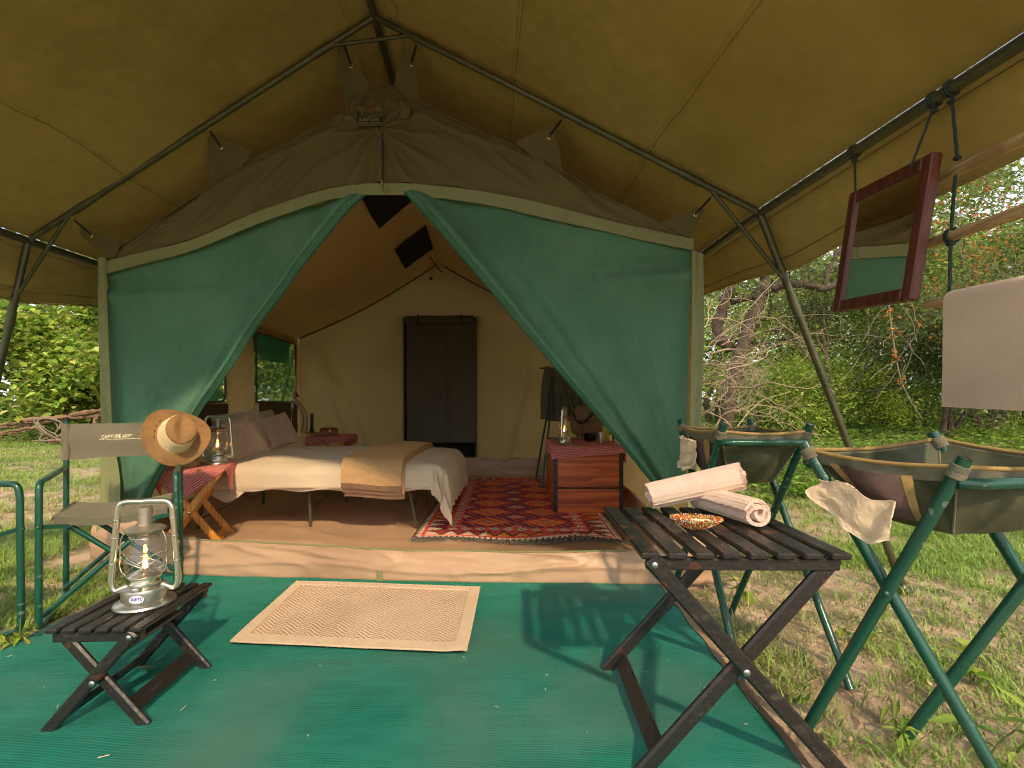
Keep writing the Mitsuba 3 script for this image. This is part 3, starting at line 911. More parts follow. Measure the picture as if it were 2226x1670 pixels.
def slope_fn(side):
    def fn(S, T):
        y = Y0 + S * (Y1 - Y0)
        e = np.stack([np.vectorize(lambda q: (beam_l if side < 0 else beam_r)(q)[k])(y) for k in range(3)], -1)
        r = np.stack([np.vectorize(lambda q: ridge(q)[k])(y) for k in range(3)], -1)
        p = e + T[..., None] * (r - e)
        span = np.sin(np.pi * T)
        # taut over the gable poles, a little slack between them
        bay = np.minimum(np.abs(np.sin((y - 2.5) / 1.95 * np.pi)), 1)
        p[..., 2] += .026 - .035 * span * bay
        w = .045 * nz(np.stack([y * .8, T * 2.2, 0 * y + side], -1), 1.2, 13, 4) + .010 * np.sin(T * 24 + 3 * y) * np.exp(-((T - .04) / .06) ** 2)
        p[..., 2] += w * span * 1.6 + .012 * np.sin(T * 9 + y * 7 + 2 * np.sin(y * 3)) * np.exp(-((np.abs(y - 2.5) - .25) / .3) ** 2) * span
        return p
    return fn


def edge_z(side, y):
    if side > 0:
        base = np.interp(y, [.7, 1.4, 1.7, 2.13, 2.47, 3.0, 3.6, 4.4, 5.2, 7.1], [1.74, 1.748, 1.742, 1.715, 1.685, 1.76, 1.80, 1.68, 1.76, 1.68])
    else:
        base = np.interp(y, [.7, 1.6, 2.4, 2.75, 3.0, 3.5, 4.2, 5.2, 7.1], [1.65, 1.68, 1.61, 1.62, 1.615, 1.695, 1.71, 1.66, 1.63])
    return base


def valance_fn(side):
    def fn(S, T):
        y = Y0 + S * (Y1 - Y0)
        e = np.stack([np.vectorize(lambda q: (beam_l if side < 0 else beam_r)(q)[k])(y) for k in range(3)], -1)
        ez = edge_z(side, y)
        x = e[..., 0] + side * (.025 + .155 * T ** .9) + side * .03 * nz(np.stack([y * 1.2, T * 1.2, 0 * y], -1), 1.5, 17) * T
        z = e[..., 2] + .026 * (1 - T) + (ez - e[..., 2]) * T
        return np.stack([x, y, z], -1)
    return fn


for sd in (-1, 1):
    part(fly, 'roof_slope', patch(slope_fn(sd), 110, 60), 'm_fly', smooth=True)
    part(fly, 'valance', patch(valance_fn(sd), 140, 14), 'm_fly', smooth=True)
    hv = valance_fn(sd)
    s_ = np.linspace(0, 1, 140)[:, None]
    part(fly, 'valance_hem', tube(hv(s_, 0 * s_ + 1)[:, 0], .006, 6), 'm_fly', smooth=True)
    part(fly, 'valance_seam', tube(hv(s_, 0 * s_ + .80)[:, 0] - [sd * .003, 0, 0], .0022, 5), 'm_cord' if False else 'm_gable', smooth=True)
    part(fly, 'valance_seam', tube(hv(s_, 0 * s_ + .16)[:, 0] - [sd * .003, 0, 0], .0022, 5), 'm_gable', smooth=True)
    sl = slope_fn(sd)
    for t in ((.27, .62, .93) if sd > 0 else (.30, .93)):
        pts = sl(s_, 0 * s_ + t)[:, 0] - [0, 0, .002]
        part(fly, 'panel_seam', tube(pts, .0015, 5), 'm_seam', smooth=True)
        part(fly, 'panel_seam', tube(sl(s_, 0 * s_ + t + .008)[:, 0] - [0, 0, .0008], .0013, 5), 'm_fly', smooth=True)
    pts = sl(s_, 0 * s_ + .36)[:, 0] - [0, 0, .0015]
    if False:
        def tape(S, T):
            return sl(S, .345 + T * .03) - [0, 0, .003]
        part(fly, 'seam_tape', patch(tape, 110, 4), 'm_fly', smooth=True)

pf_ = thing('pole_frame', 'dark steel tube frame holding up the flysheet, with splayed legs', 'tent frame')
RP = .0165
ys = np.linspace(Y0 - .02, Y1 - .1, 30)
part(pf_, 'ridge_pole', tube([ridge(y) - A([0, 0, .012]) for y in ys], .021, 10), 'm_pole', smooth=True)
part(pf_, 'eave_pole', tube([beam_l(y) for y in ys], .021, 10), 'm_pole', smooth=True)
part(pf_, 'eave_pole', tube([beam_r(y) for y in ys], .021, 10), 'm_pole', smooth=True)


def gable_frame(y, legs=True, fx=(.52, .80), dy=.08):
    jl, jr, ap = beam_l(y + .34), beam_r(y), ridge(y + .18) - A([0, 0, .015])
    for j, fx_ in ((jl, -fx[0]), (jr, fx[1])):
        part(pf_, 'gable_pole', tube([j, ap], RP, 10), 'm_pole', smooth=True)
        for t in (.17, .86):
            q, d = j + t * (ap - j), nrm(ap - j)
            part(pf_, 'pole_sleeve', tube([q - d * .06, q + d * .06], RP + .003, 10), 'm_pole', smooth=40)
        foot = A([j[0] + fx_, j[1] + dy, 0.0])
        part(pf_, 'leg', tube([j, foot + A([0, 0, .02])], .0185, 10), 'm_pole', smooth=True)
        q = j + .26 * (foot - j); d = nrm(foot - j)
        part(pf_, 'leg_sleeve', tube([q - d * .10, q + d * .02], .0225, 10), 'm_pole', smooth=40)
        part(pf_, 'foot_plate', lathe([(0, .0), (.055, .0), (.055, .010), (.03, .014), (.02, .03), (0, .03)], 16, foot), 'm_pole')
        part(pf_, 'brace', tube(fillet([j + .125 * (ap - j), j + .16 * (foot - j) + A([.0, 0, -.02])], .1), .0105, 8), 'm_pole', smooth=True)
    part(pf_, 'cross_bar', tube([jl + .875 * (ap - jl), jr + .90 * (ap - jr)], .0105, 8), 'm_pole', smooth=True)


gable_frame(2.5)
gable_frame(6.95, fx=(.5, .6))
gable_frame(4.9, fx=(.45, .6))
# elastic cords with wire hooks from frame to ears
jl, jr, ap = beam_l(2.84), beam_r(2.5), ridge(2.68)


def on_gable(u):
    best = None
    for j in (jl, jr):
        for t in np.linspace(0, 1, 400):
            q = j + t * (ap - j); uu_ = CX + q[0] / q[1] * FPX
            if best is None or abs(uu_ - u) < best[0]:
                best = (abs(uu_ - u), q)
    return best[1] - A([0, 0, .02])


for u0, ear in ((744, (763, 143)), (909, (894, 139)), (449, (481, 320)), (1227, (1194, 297)), (152, (199, 511)), (1553, (1512, 465))):
    a, b = on_gable(u0), FP(*ear, 0.20)
    m = a + .22 * (b - a)
    cd = part(pf_, 'elastic_cord', tube([m, b], .0065, 6), 'm_cord', smooth=True)
    part(cd, 'hook', tube([a + A([0, -.01, .03]), a, m], .002, 5), 'm_brass')
    part(cd, 'eyelet', lathe([(.008, 0), (.013, .002), (.008, .004)], 12) if False else xf(lathe([(.008, 0), (.013, .002), (.008, .004)], 12), frame(b + A([0, -.004, -.006]), A([1, 0, 0]), A([0, 0, 1]), A([0, -1, 0]))), 'm_brass')
# corner ties
for c in (FP(214, 588, .01), FP(1516, 545, .01)):
    part(pf_, 'corner_tie', tube(fillet([c + A([0, .03, 0]), c + A([-.02 if c[0] < 0 else .02, .12, .02]), c + A([.0, .02, -.05])], .03), .006, 6), 'm_gable', smooth=True)
# ================================================================ mats on the ground
def sheet_edge(T):
    return np.interp(T, [0, .5, 1], [-2.10, -2.05, -2.02]), np.interp(T, [0, .5, 1], [.80, .795, .81])


def gsheet_fn(S, T):
    xl, xr = sheet_edge(T)
    x = xl + S * (xr - xl)
    y = .25 + T * (2.93 - .25)
    z = .014 + .014 * nz(np.stack([x, y, 0 * x], -1), 2.3, 41, 4) + .006 * nz(np.stack([x * 1.2, y * 5, 0 * x], -1), 1.3, 43, 3)
    return np.stack([x, y, z], -1)


gs = thing('ground_mat', 'green woven shade net mat laid on the ground before the tent', 'mat')
part(gs, 'weave', patch(gsheet_fn, 130, 130), 'm_sheet', smooth=True)
for s, sg in ((0, -1), (1, 1)):
    e = gsheet_fn(np.full((80, 1), s), np.linspace(0, 1, 80)[:, None])[:, 0]

    def hem_fn(S, T):
        p = gsheet_fn(np.full_like(S, s), S)
        p[..., 0] += sg * (T * .035 - .012) + .004 * np.sin(S * 60); p[..., 2] += .004 - .012 * T
        return p
    part(gs, 'hem', patch(hem_fn, 80, 4), 'm_log', smooth=True)


def G(u, v, z=0.0):
    return P(u, v, (1 - z) * FPX / (v - HZ))


dm_c = [G(644, 1267, .025), G(1044, 1280, .025), G(1015, 1423, .025), G(500, 1398, .025)]
dmat = thing('door_mat', 'rectangular straw coloured sisal mat with pale cloth binding', 'doormat')


def dm_fn(S, T, z=.030):
    a, b, c, d = dm_c
    p = (1 - T)[..., None] * ((1 - S)[..., None] * d + S[..., None] * c) + T[..., None] * ((1 - S)[..., None] * a + S[..., None] * b)
    p[..., 2] = z + .006 * nz(np.stack([S * 3, T * 2, 0 * S], -1), 1.5, 3) + .010 * np.exp(-((S - .98) / .05) ** 2 - ((T - .05) / .1) ** 2)
    return p


m = patch(dm_fn, 60, 40)
part(dmat, 'weave', m[:2], 'm_sisal', smooth=True, uv=m[2] * [.96, .68])
bw = .055
for s0, s1, t0, t1 in ((0, 1, 0, .095), (0, 1, .93, 1), (0, .05, .095, .93), (.945, 1, .095, .93)):
    def bind(S, T):
        return dm_fn(s0 + S * (s1 - s0), t0 + T * (t1 - t0), .0345)
    n1, n2 = (60, 6) if s1 - s0 > .5 else (6, 40)
    part(dmat, 'binding', thick(patch(bind, n1, n2), .006, n1, n2), 'm_binding', smooth=60)

rug = thing('kilim_rug', 'red and orange patterned kilim rug on the tent floor', 'rug')
RA, RB, RC, RD = A([-.715, 3.43]), A([.80, 3.36]), A([.77, 6.17]), A([-.745, 6.19])


def rug_fn(S, T):
    a = (1 - S)[..., None] * RA + S[..., None] * RB; b = (1 - S)[..., None] * RD + S[..., None] * RC
    p = a + T[..., None] * (b - a)
    z = .034 + .018 * np.maximum(0, nz(np.stack([S * 2, T * 5, 0 * S], -1), 1.4, 3)) + .022 * np.exp(-((T - .02 - .05 * np.abs(S - .8)) / .018) ** 2) * np.exp(-((S - .66) / .16) ** 2)
    y = p[..., 1] + (.035 * np.sin(S * 9) + .05 * np.exp(-((S - .80) / .10) ** 2)) * np.exp(-(T / .06) ** 2)
    return np.stack([p[..., 0], y, z], -1)


m = patch(rug_fn, 90, 150)
part(rug, 'weave', m[:2], 'm_kilim', smooth=True, uv=m[2] * [1.5, 2.75])
rs = np.random.default_rng(5)
fr = []
for s in np.linspace(0.002, .998, 230):
    a = rug_fn(A([[s]]), A([[0.0]]))[0, 0]
    L = .028 + .035 * rs.random()
    d = A([rs.normal(0, .012), -L, 0])
    fr.append(tube([a, a + d * .5 + A([0, 0, .004]), A([*(a + d)[:2], .026])], .0022, 4, caps=False))
part(rug, 'fringe', cat(*fr), 'm_fringe', kind='stuff', smooth=True)


# ================================================================ folding slatted tables and stools
def folding_table(key, M, w, d, h, n, lw, lt, wood_, slat_t=.014, flip=1, hole=True, fill=.70, over=.028):
    pitch = (w - fill * w / n) / (n - 1) if n > 1 else 0
    sw = fill * w / n * 1.04
    for i in range(n):
        x = -w / 2 + sw / 2 + i * (w - sw) / (n - 1)
        part(key, 'slat', xf(box((sw, d, slat_t), .004), M @ mv(x, 0, h - slat_t / 2)), wood_)
    zr = h - slat_t - .002
    for sy in (-1, 1):
        part(key, 'rail', xf(box((w * .93, .022, .032), .003), M @ mv(0, sy * (d / 2 - over), zr - .016)), wood_)
    zt, zb = zr - .012, lw * .45
    x0 = w / 2 - .035
    for sy in (-1, 1):
        yo = sy * (d / 2 - over + (.024 if sy < 0 else -.024) * 0) + sy * .020
        yi = yo - sy * (lt + .002)
        for sx, y in ((flip, yo), (-flip, yi)):
            a, b = A([sx * x0, y, zt]), A([-sx * (w / 2 - .012), y, zb])
            part(key, 'leg', xf(beam(a, b, lt, lw, up=(sx, 0, 0.0001) if False else (0, 0, 1), b=.006, ext=.018), M), wood_)
            part(key, 'bolt', xf(lathe([(0, .0025), (.006, .0015), (.008, 0), (0, 0)], 12), M @ frame(A([sx * x0, y + sy * lt / 2, zt]), A([1, 0, 0]), A([0, 0, 1]), A([0, sy, 0]))), 'm_steel')
        part(key, 'bolt', xf(lathe([(0, .003), (.007, .002), (.0095, 0), (0, 0)], 12), M @ frame(A([0, yo + sy * lt / 2, (zt + zb) / 2]), A([1, 0, 0]), A([0, 0, 1]), A([0, sy, 0]))), 'm_steel')
    for sx in (-1, 1):
        x = sx * (w / 2 - .012 - .16 * h * 0) - sx * .045
        part(key, 'stretcher', xf(box((.013, d - 2 * over - .01, .052), .003), M @ mv(x, 0, .058) @ rot([0, 1, 0], -sx * 40)), wood_)
    part(key, 'stretcher', xf(box((.03, d - 2 * over - .04, .014), .003), M @ mv(flip * (x0 - .06), 0, zt - .06)), wood_)


# big table: corners taken on its top
BT_H = .606


def rigid(c, xdir):
    x = nrm(A([xdir[0], xdir[1], 0])); return frame(A([c[0], c[1], 0]), x, A([-x[1], x[0], 0]), A([0, 0, 1]))


tb = thing('side_table', 'tall black slatted folding table carrying rolled towels and a beaded dish', 'folding table')
folding_table(tb, rigid((.612, 1.535), (.999, -.012)), .545, .56, BT_H, 8, .042, .021, 'm_slat', .016, flip=-1, fill=.72)

st = thing('stool', 'low black slatted folding stool under the large lit lantern', 'stool')
ST_H = .318
folding_table(st, rigid((-1.268, 1.640), (.999, .035)), .285, .375, ST_H, 6, .036, .019, 'm_slat', .014, flip=1, fill=.76)

bt1 = thing('bedside_table', 'orange pine folding table nearest the door, under a red polka dot cloth', 'folding table')
BT1 = rigid((-2.19, 3.36), (.93, .37))
folding_table(bt1, BT1, .40, .42, .555, 5, .044, .019, 'm_pine', .016, flip=1, fill=.85)
bt2 = thing('bedside_table', 'orange pine folding table in the far left corner behind the bed', 'folding table')
BT2 = rigid((-2.22, 5.98), (.995, .10))
folding_table(bt2, BT2, .46, .46, .585, 5, .044, .019, 'm_pine', .016, flip=1, fill=.85)


def table_cloth(name, label, M, hw, hd, z, size, ang, seed, drop_amp=1.0, n=70):
    """a square cloth of the given size lying turned by ang on a top of half width hw, half depth hd, its overhang falling"""
    ca, sa = math.cos(ang), math.sin(ang)

    def fn(S, T):
        a, b = (S - .5) * size[0], (T - .5) * size[1]
        x, y = ca * a - sa * b, sa * a + ca * b
        cx, cy = np.clip(x, -hw, hw), np.clip(y, -hd, hd)
        ox, oy = x - cx, y - cy
        o = np.hypot(ox, oy)
        k = np.where(o > 1e-9, 1, 0)
        ux, uy = np.where(o > 1e-9, ox / np.maximum(o, 1e-9), 0), np.where(o > 1e-9, oy / np.maximum(o, 1e-9), 0)
        out = .012 * (1 - np.exp(-o / .01)) + .06 * o + .007 * np.sin((x + 1.3 * y) * 24 + seed) * np.clip(o * 9, 0, 1)
        drop = np.maximum(o - .006, 0) * .96 * drop_amp
        zz = z + .003 - drop + .003 * nz(np.stack([x * 6, y * 6, 0 * x], -1), 1.2, seed)
        return np.stack([cx + ux * out, cy + uy * out, np.where(o > 0, zz, np.maximum(zz, z + .002))], -1)
    m = patch(fn, n, n)
    key = numbered(name)
    scene[key] = mikit.ply(xf(m[:2], M), 'm_polka', smooth=True, uv=(m[2] - .5) * size)
    labels[key] = {'label': label, 'category': 'tablecloth', 'group': 'red polka dot tablecloths'}
    return key


table_cloth('tablecloth', 'red polka dot cloth with hanging points on the bedside table nearest the door', BT1, .20, .21, .556, (.62, .62), math.radians(38), 1)
table_cloth('tablecloth', 'red polka dot cloth on the bedside table in the far left corner', BT2, .235, .235, .587, (.70, .66), math.radians(8), 4)


# ================================================================ hurricane lanterns
def lantern(label, M, s=1.0, tin='m_tin', lit=True):
    L = thing('lantern', label, 'lantern')
    M = M @ np.diag([s, s, s, 1])

    def p(parent, name, m, mt, **k):
        return part(parent, name, xf(m, M), mt, **k)
    tank = p(L, 'tank', lathe([(0, 0), (.086, 0), (.089, .004), (.086, .010), (.072, .016), (.066, .020), (.066, .050), (.062, .058), (.040, .064), (0, .066)], 36), tin, smooth=32)
    p(tank, 'filler_cap', lathe([(0, .014), (.014, .013), (.016, .009), (.016, 0), (0, 0)], 18, (-.004, -.046, .057)), 'm_tin')
    p(tank, 'badge', xf(lathe([(0, .0015), (.021, .001), (.022, 0)], 24), frame(A([.006, -.0665, .036]), A([1, 0, 0]), A([0, 0, .62]), A([0, -1, 0]))), 'm_badge')
    t = meshkit.text_mesh('DIETZ', .008, .0006, True); tv = np.array(t.vertices); tv[:, 0] -= tv[:, 0].max() / 2; tv[:, 1] -= .004
    p(tank, 'badge_lettering', xf((tv, t.faces), frame(A([.006, -.0685, .038]), A([1, 0, 0]), A([0, 0, 1]), A([0, -1, 0]))), 'm_badge_print')
    p(L, 'burner', lathe([(.036, .062), (.044, .068), (.044, .073), (.038, .080), (.047, .090), (.047, .096), (.030, .106), (.014, .118), (.012, .122), (0, .122)], 28), 'm_galv', smooth=32)
    p(L, 'globe', lathe([(.030, .100), (.044, .106), (.054, .118), (.057, .135), (.054, .155), (.047, .180), (.040, .205), (.036, .222), (.035, .236)], 36), 'm_glass', smooth=True)
    if lit:
        k = numbered(L + '__flame')
        scene[k] = mikit.ply(xf(lathe([(0, .119), (.005, .122), (.0075, .129), (.005, .138), (.0015, .146), (0, .148)], 12), M), {'type': 'diffuse'}, smooth=True,
                             emitter={'type': 'area', 'radiance': {'type': 'rgb', 'value': [9.0, 4.2, 0.7]}})
    p(L, 'chimney', cat(lathe([(.034, .232), (.046, .236), (.058, .247), (.060, .252), (.050, .258), (.022, .266), (.021, .272), (.021, .325), (0, .325)], 28)), 'm_cap_tin', smooth=32)
    for sx in (-1, 1):
        pts = fillet([(sx * .050, 0, .062), (sx * .092, 0, .042), (sx * .101, 0, .075), (sx * .079, 0, .345), (0, 0, .345)], .030, 6)
        a = p(L, 'side_tube', tube(pts, .0095, 12), 'm_galv', smooth=True)
        ring = [(sx * x, 0, z) for x, z in ((.0957, .14), (.0888, .225), (.0839, .285))]
        for q in ring:
            p(a, 'joint', tube([A(q) - A([-sx * .0004, 0, .003]), A(q) + A([-sx * .0004, 0, .003])], .0112, 12), 'm_galv', smooth=True)
        p(L, 'lift_wire', tube(fillet([(sx * .056, -.010, .245), (sx * .068, -.012, .22), (sx * .070, -.012, .12), (sx * .052, -.012, .098)], .02, 4), .0018, 6), 'm_wire', smooth=True)
    # crossed guard wires around the globe
    for k0, k1 in ((0, 1), (1, -1)):
        for ph in (0, math.pi):
            th = np.linspace(0, math.pi, 24)
            zc = .135 + .033 * np.sin(th * 1.0 - math.pi / 2) * k1
            pts = np.stack([.0625 * np.cos(th + ph + .3), .0625 * np.sin(th + ph + .3), zc], -1)
            p(L, 'guard_wire', tube(pts, .0017, 6), 'm_wire', smooth=True)
    th = np.linspace(0, 2 * math.pi, 32, endpoint=False)
    p(L, 'guard_wire', tube(np.stack([.050 * np.cos(th), .050 * np.sin(th), 0 * th + .097], -1), .0020, 6, closed=True), 'm_wire', smooth=True)
    p(L, 'guard_wire', tube(np.stack([.041 * np.cos(th), .041 * np.sin(th), 0 * th + .226], -1), .0018, 6, closed=True), 'm_wire', smooth=True)
    # bail handle hanging at the side
    th = np.linspace(0.15, math.pi - .15, 22)
    p(L, 'bail', tube(np.stack([.096 * np.cos(th), .045 * np.sin(th) + .012, .20 - .135 * np.sin(th) * .9 + .02], -1), .0019, 6), 'm_wire', smooth=True)
    p(L, 'lift_ring', tube(fillet([(-.012, -.012, .335), (-.012, -.012, .262), (.012, -.012, .262), (.012, -.012, .335)], .006, 4), .0018, 6), 'm_wire', smooth=True)
    return L


def place(x, y, z, deg):
    return mv(x, y, z) @ rot([0, 0, 1], deg)


lantern('big lit galvanised lantern standing on the low black stool', place(-1.243, 1.640, ST_H + .001, 12))
lantern('lit lantern on the red cloth of the bedside table beside the hat', place(-2.105, 3.46, .561, 10), .97)
lantern('lit lantern seen nearly edge on, standing on the red cloth of the wooden chest', place(.475, 4.42, .612, 72), .98)


# ================================================================ director's chairs
def chair(key, M):
    R, hw, hd = .0132, .2425, .2335

    def p(parent, name, m, mt, **k):
        return part(parent, name, xf(m, M), mt, **k)
    for sx in (-1, 1):
        x = sx * hw
        p(key, 'side_frame', tube(fillet([(x, hd, .665), (x, -hd + .01, .652), (x, -hd, .60), (x, -hd - .005, .02), (x, hd - .02, .016), (x, hd, .03)], .055, 6), R, 10), 'm_green_tube', smooth=True)
        post = p(key, 'back_post', tube([(x, hd + .012, .018), (x, hd + .012, .905)], .0125, 10), 'm_green_tube', smooth=40)
        p(post, 'end_cap', lathe([(.0135, 0), (.0135, .014), (.009, .019), (0, .019)], 12, (x, hd + .012, .902)) if False else xf(lathe([(.0135, 0), (.0135, .014), (.009, .019), (0, .019)], 12), mv(x, hd + .012, .902)), 'm_print')
        xi = -sx * .205
        off = .0 if sx < 0 else .028
        p(key, 'cross_leg', tube(fillet([(x, -.165 + off, .055), (xi, -.165 + off, .478), (xi, .185 - off, .478), (x, .185 - off, .055)], .06, 6), .0115, 10), 'm_green_tube', smooth=True)
        p(key, 'link_bar', beam(A([x, -hd, .462]), A([sx * .12, -.168 + .028, .415]) if False else A([sx * .150, -.170, .440]), .004, .018), 'm_green_tube')
        for q in ((x, -hd - .014, .462), (x, -hd - .012, .065)):
            p(key, 'rivet', icosph(q, .0075, 1, (1, .6, 1)), 'm_green_tube')

    def seat_fn(S, T):
        x = -.217 + S * .434; y = -.185 + T * .39
        z = .493 - .024 * np.sin(np.pi * S) - .022 * (np.abs(S - .5) > .478) + .008 * nz(np.stack([x * 5, y * 5, 0 * x], -1), 1.2, 3)
        return np.stack([x, y, z], -1)
    p(key, 'seat', thick(patch(seat_fn, 46, 20), .004, 46, 20), 'm_chair_cloth', smooth=50)

    def lip_fn(S, T):
        x = -.205 + S * .41
        z = .490 - .024 * np.sin(np.pi * S) - .035 * T
        return np.stack([x, -.187 + .004 * np.sin(S * 9) + .010 * T, z], -1)
    p(key, 'seat_hem', thick(patch(lip_fn, 40, 5), .003, 40, 5), 'm_chair_cloth', smooth=50)

    def back_fn(S, T):
        x = -hw - .016 + S * (2 * hw + .032); z = .702 + T * .186 - .006 * np.sin(np.pi * S) * (T - .5)
        y = hd - .004 + .030 * np.sin(np.pi * S) ** .8 + .004 * np.sin(T * 7 + S * 3)
        return np.stack([x, y, z], -1)
    b = p(key, 'back_panel', thick(patch(back_fn, 60, 20), .005, 60, 20), 'm_chair_cloth', smooth=50)
    for sx in (0, 1):
        def slv(S, T):
            th = S * 2 * np.pi
            return np.stack([(2 * sx - 1) * hw + .0185 * np.cos(th), hd + .012 + .0185 * np.sin(th), .703 + T * .184], -1)
        p(b, 'sleeve', patch(slv, 18, 8), 'm_chair_cloth', smooth=True)
    return b, back_fn


mat('m_cream', (.86, .78, .52), .7)
ch1 = thing('director_chair', 'green tube folding chair with printed olive back and a hat hung on it', 'director chair')
M1 = frame(A([-1.9525, 2.4065, 0]), A([.846, .534, 0]), A([-.534, .846, 0]), A([0, 0, 1]))
bk, back_fn = chair(ch1, M1)


def on_back(x, z, up=0.0):
    S, T = A([[(x + .2585) / .517]]), A([[(z - .702) / .186]])
    return back_fn(S, T)[0, 0] + A([0, -.0042 - up, 0])


bp = on_back(-.028, .816)
part(bk, 'lettering', text_at('CAPTURE AFRICA', .0185, M1 @ frame(bp, nrm(A([1, .10, 0])), A([0, 0, 1]), nrm(np.cross(A([1, .10, 0]), A([0, 0, 1])))), .152, True), 'm_cream')
part(bk, 'underline', xf(tube([on_back(x, .800) for x in np.linspace(-.112, .075, 8)], .0012, 5), M1), 'm_cream')
w1 = Polygon([(0, 0), (.012, .006), (.018, .018), (.012, .036), (.026, .026), (.031, .012), (.026, .002)])
for sgn in (1, -1):
    tm = trimesh.creation.extrude_polygon(w1, .001, engine='earcut'); v = np.array(tm.vertices) * [1, sgn, 1]
    q = on_back(.062, .800 + sgn * .004)
    part(bk, 'printed_bird', xf((v, tm.faces), M1 @ frame(q, nrm(A([1, .02, 0])), A([0, 0, 1]), nrm(np.cross(A([1, .02, 0]), A([0, 0, 1]))))), 'm_cream')
ch2 = thing('director_chair', 'second green tube folding chair, cut off by the left edge of the photo', 'director chair')
M2 = frame(A([-2.31, 1.80, 0]), A([-.04, 1, 0]), A([-1, -.04, 0]), A([0, 0, 1]))
chair(ch2, M2)


# ================================================================ hat
hat = thing('hat', 'brown suede brimmed hat with pale mesh band hung on the chair', 'hat')
hc = P(383, 946, 2.575)
hz_ = nrm(A([.72, -.60, .36])); hx = nrm(np.cross(A([0.25, 0, 1]), hz_)); hx = nrm(hx - hz_ * (hx @ hz_)); hy = np.cross(hz_, hx)
MH = frame(hc, hx, hy, hz_)


def brim_fn(S, T):
    th = S * 2 * np.pi
    rx, ry = .075 + T * (.152 - .075), .090 + T * (.158 - .090)
    x, y = rx * np.cos(th), ry * np.sin(th)
    z = .034 * (T ** 1.5) * np.cos(2 * th) - .010 * T + .012 * T * np.sin(3 * th + 1)
    return np.stack([x, y, z], -1)


part(hat, 'brim', xf(thick(patch(brim_fn, 65, 12), .004, 65, 12), MH), 'm_suede', smooth=60)
e_ = brim_fn(np.linspace(0, 1, 64, endpoint=False)[:, None], np.full((64, 1), .99))[:, 0]
part(hat, 'brim_edge', xf(tube(e_, .0035, 6, closed=True), MH), 'm_suede', smooth=True)


def crown(T0, T1):
    def fn(S, T):
        th = S * 2 * np.pi; T = T0 + T * (T1 - T0)
        rr = np.interp(T, [0, .1, .6, .8, .92, 1], [1.0, .97, .88, .76, .5, .0])
        z = np.interp(T, [0, .1, .6, .8, .92, 1], [0, .012, .082, .106, .110, .092])
        pinch = 1 - .14 * T * np.exp(-((np.cos(th - math.pi / 2) - 1) / .5) ** 2)
        x, y = .085 * rr * np.cos(th) * pinch, .102 * rr * np.sin(th)
        z = z - .030 * np.clip(T - .55, 0, 1) * np.exp(-(x / .022) ** 2) - .008 * np.sin(th) * T
        return np.stack([x, y, z], -1)
    return fn


m = patch(crown(0.0, .70), 60, 20)
part(hat, 'mesh_band', xf(m[:2], MH), 'm_hat_mesh', smooth=True, uv=m[2])
m = patch(crown(.70, 1.0), 60, 14)
part(hat, 'crown', xf(m[:2], MH), 'm_suede', smooth=True)
part(hat, 'crown_seam', xf(tube(crown(0, 1)(np.linspace(0, 1, 60, endpoint=False)[:, None], np.full((60, 1), .70))[:, 0] + [0, 0, .001], .0022, 5, closed=True), MH), 'm_suede', smooth=True)
for k in range(4):
    a = 2.45 + .28 * k
    part(hat, 'lace_stitch', xf(tube([(.098 * math.cos(a), .112 * math.sin(a), .004), (.099 * math.cos(a + .13), .113 * math.sin(a + .13), .004)], .0022, 5), MH), 'm_strap')


# ================================================================ towels on the table
def rolled_towel(label, c, d, L, r, th=.009, turns=2.7, squash=1.0, seed=0, phase=0.0):
    d = nrm(d); up = A([0, 0, 1.0]); side = nrm(np.cross(up, d)); up2 = np.cross(d, side)
    k = thing('towel', label, 'towel', None)
    r0 = .008

    def fn(S, T):
        a = phase + S * turns * 2 * np.pi
        rr = r0 + (r - r0) * S ** .85
        rr = rr * (1 + .05 * nz(np.stack([np.cos(a) * 2, np.sin(a) * 2, T * 3], -1), 1.3, seed))
        along = (T - .5) * L + .006 * np.sin(a * 1.7 + seed) * np.sign(T - .5) * (np.abs(T - .5) > .45) - .012 * S * np.sign(T - .5) * (np.abs(T - .5) > .47)
        x, z = rr * np.cos(a), rr * np.sin(a) * squash
        p = A(c) + along[..., None] * d + x[..., None] * side + z[..., None] * up2
        p = p + .0012 * (meshkit.noise(p * 420, seed)[..., None] - .5) * 2 * (x[..., None] * side + z[..., None] * up2) / np.maximum(rr, .01)[..., None]
        return p
    ns, nt = 230, 110
    part(k, 'cloth', thick(patch(fn, ns, nt), th, ns, nt), 'm_terry', smooth=60)
    for s0 in (.895, .915, .945, .965):
        ln = fn(np.full((1, 60), s0), np.linspace(.02, .98, 60)[None, :])[0]
        ax = A(c) + ((ln - A(c)) @ d)[:, None] * d
        o = ln - ax; o /= np.linalg.norm(o, axis=1, keepdims=True)
        part(k, 'woven_line', tube(ln + o * (th / 2 + .0004), .0017, 5), 'm_terry_band', smooth=True)
    for t in ():
        a = phase + np.linspace(.66, 1, 60) * turns * 2 * np.pi
        rr = r0 + (r - r0) * np.linspace(.66, 1, 60) ** .85 + th / 2 + .0005
        pts = A(c) + ((t - .5) * L) * d + (rr * np.cos(a))[:, None] * side + (rr * np.sin(a) * squash)[:, None] * up2
    return k


rolled_towel('upper rolled pink towel leaning across the other on the black table', (.645, 1.712, BT_H + .100), A([.30, -.085, .088]), .335, .048, seed=3, phase=.9, squash=.96)
rolled_towel('lower rolled pink towel lying flat on the black table, spiral end showing', (.724, 1.640, BT_H + .045), A([.085, -.28, 0.0]), .30, .053, th=.012, turns=2.1, squash=.80, seed=7, phase=2.2)

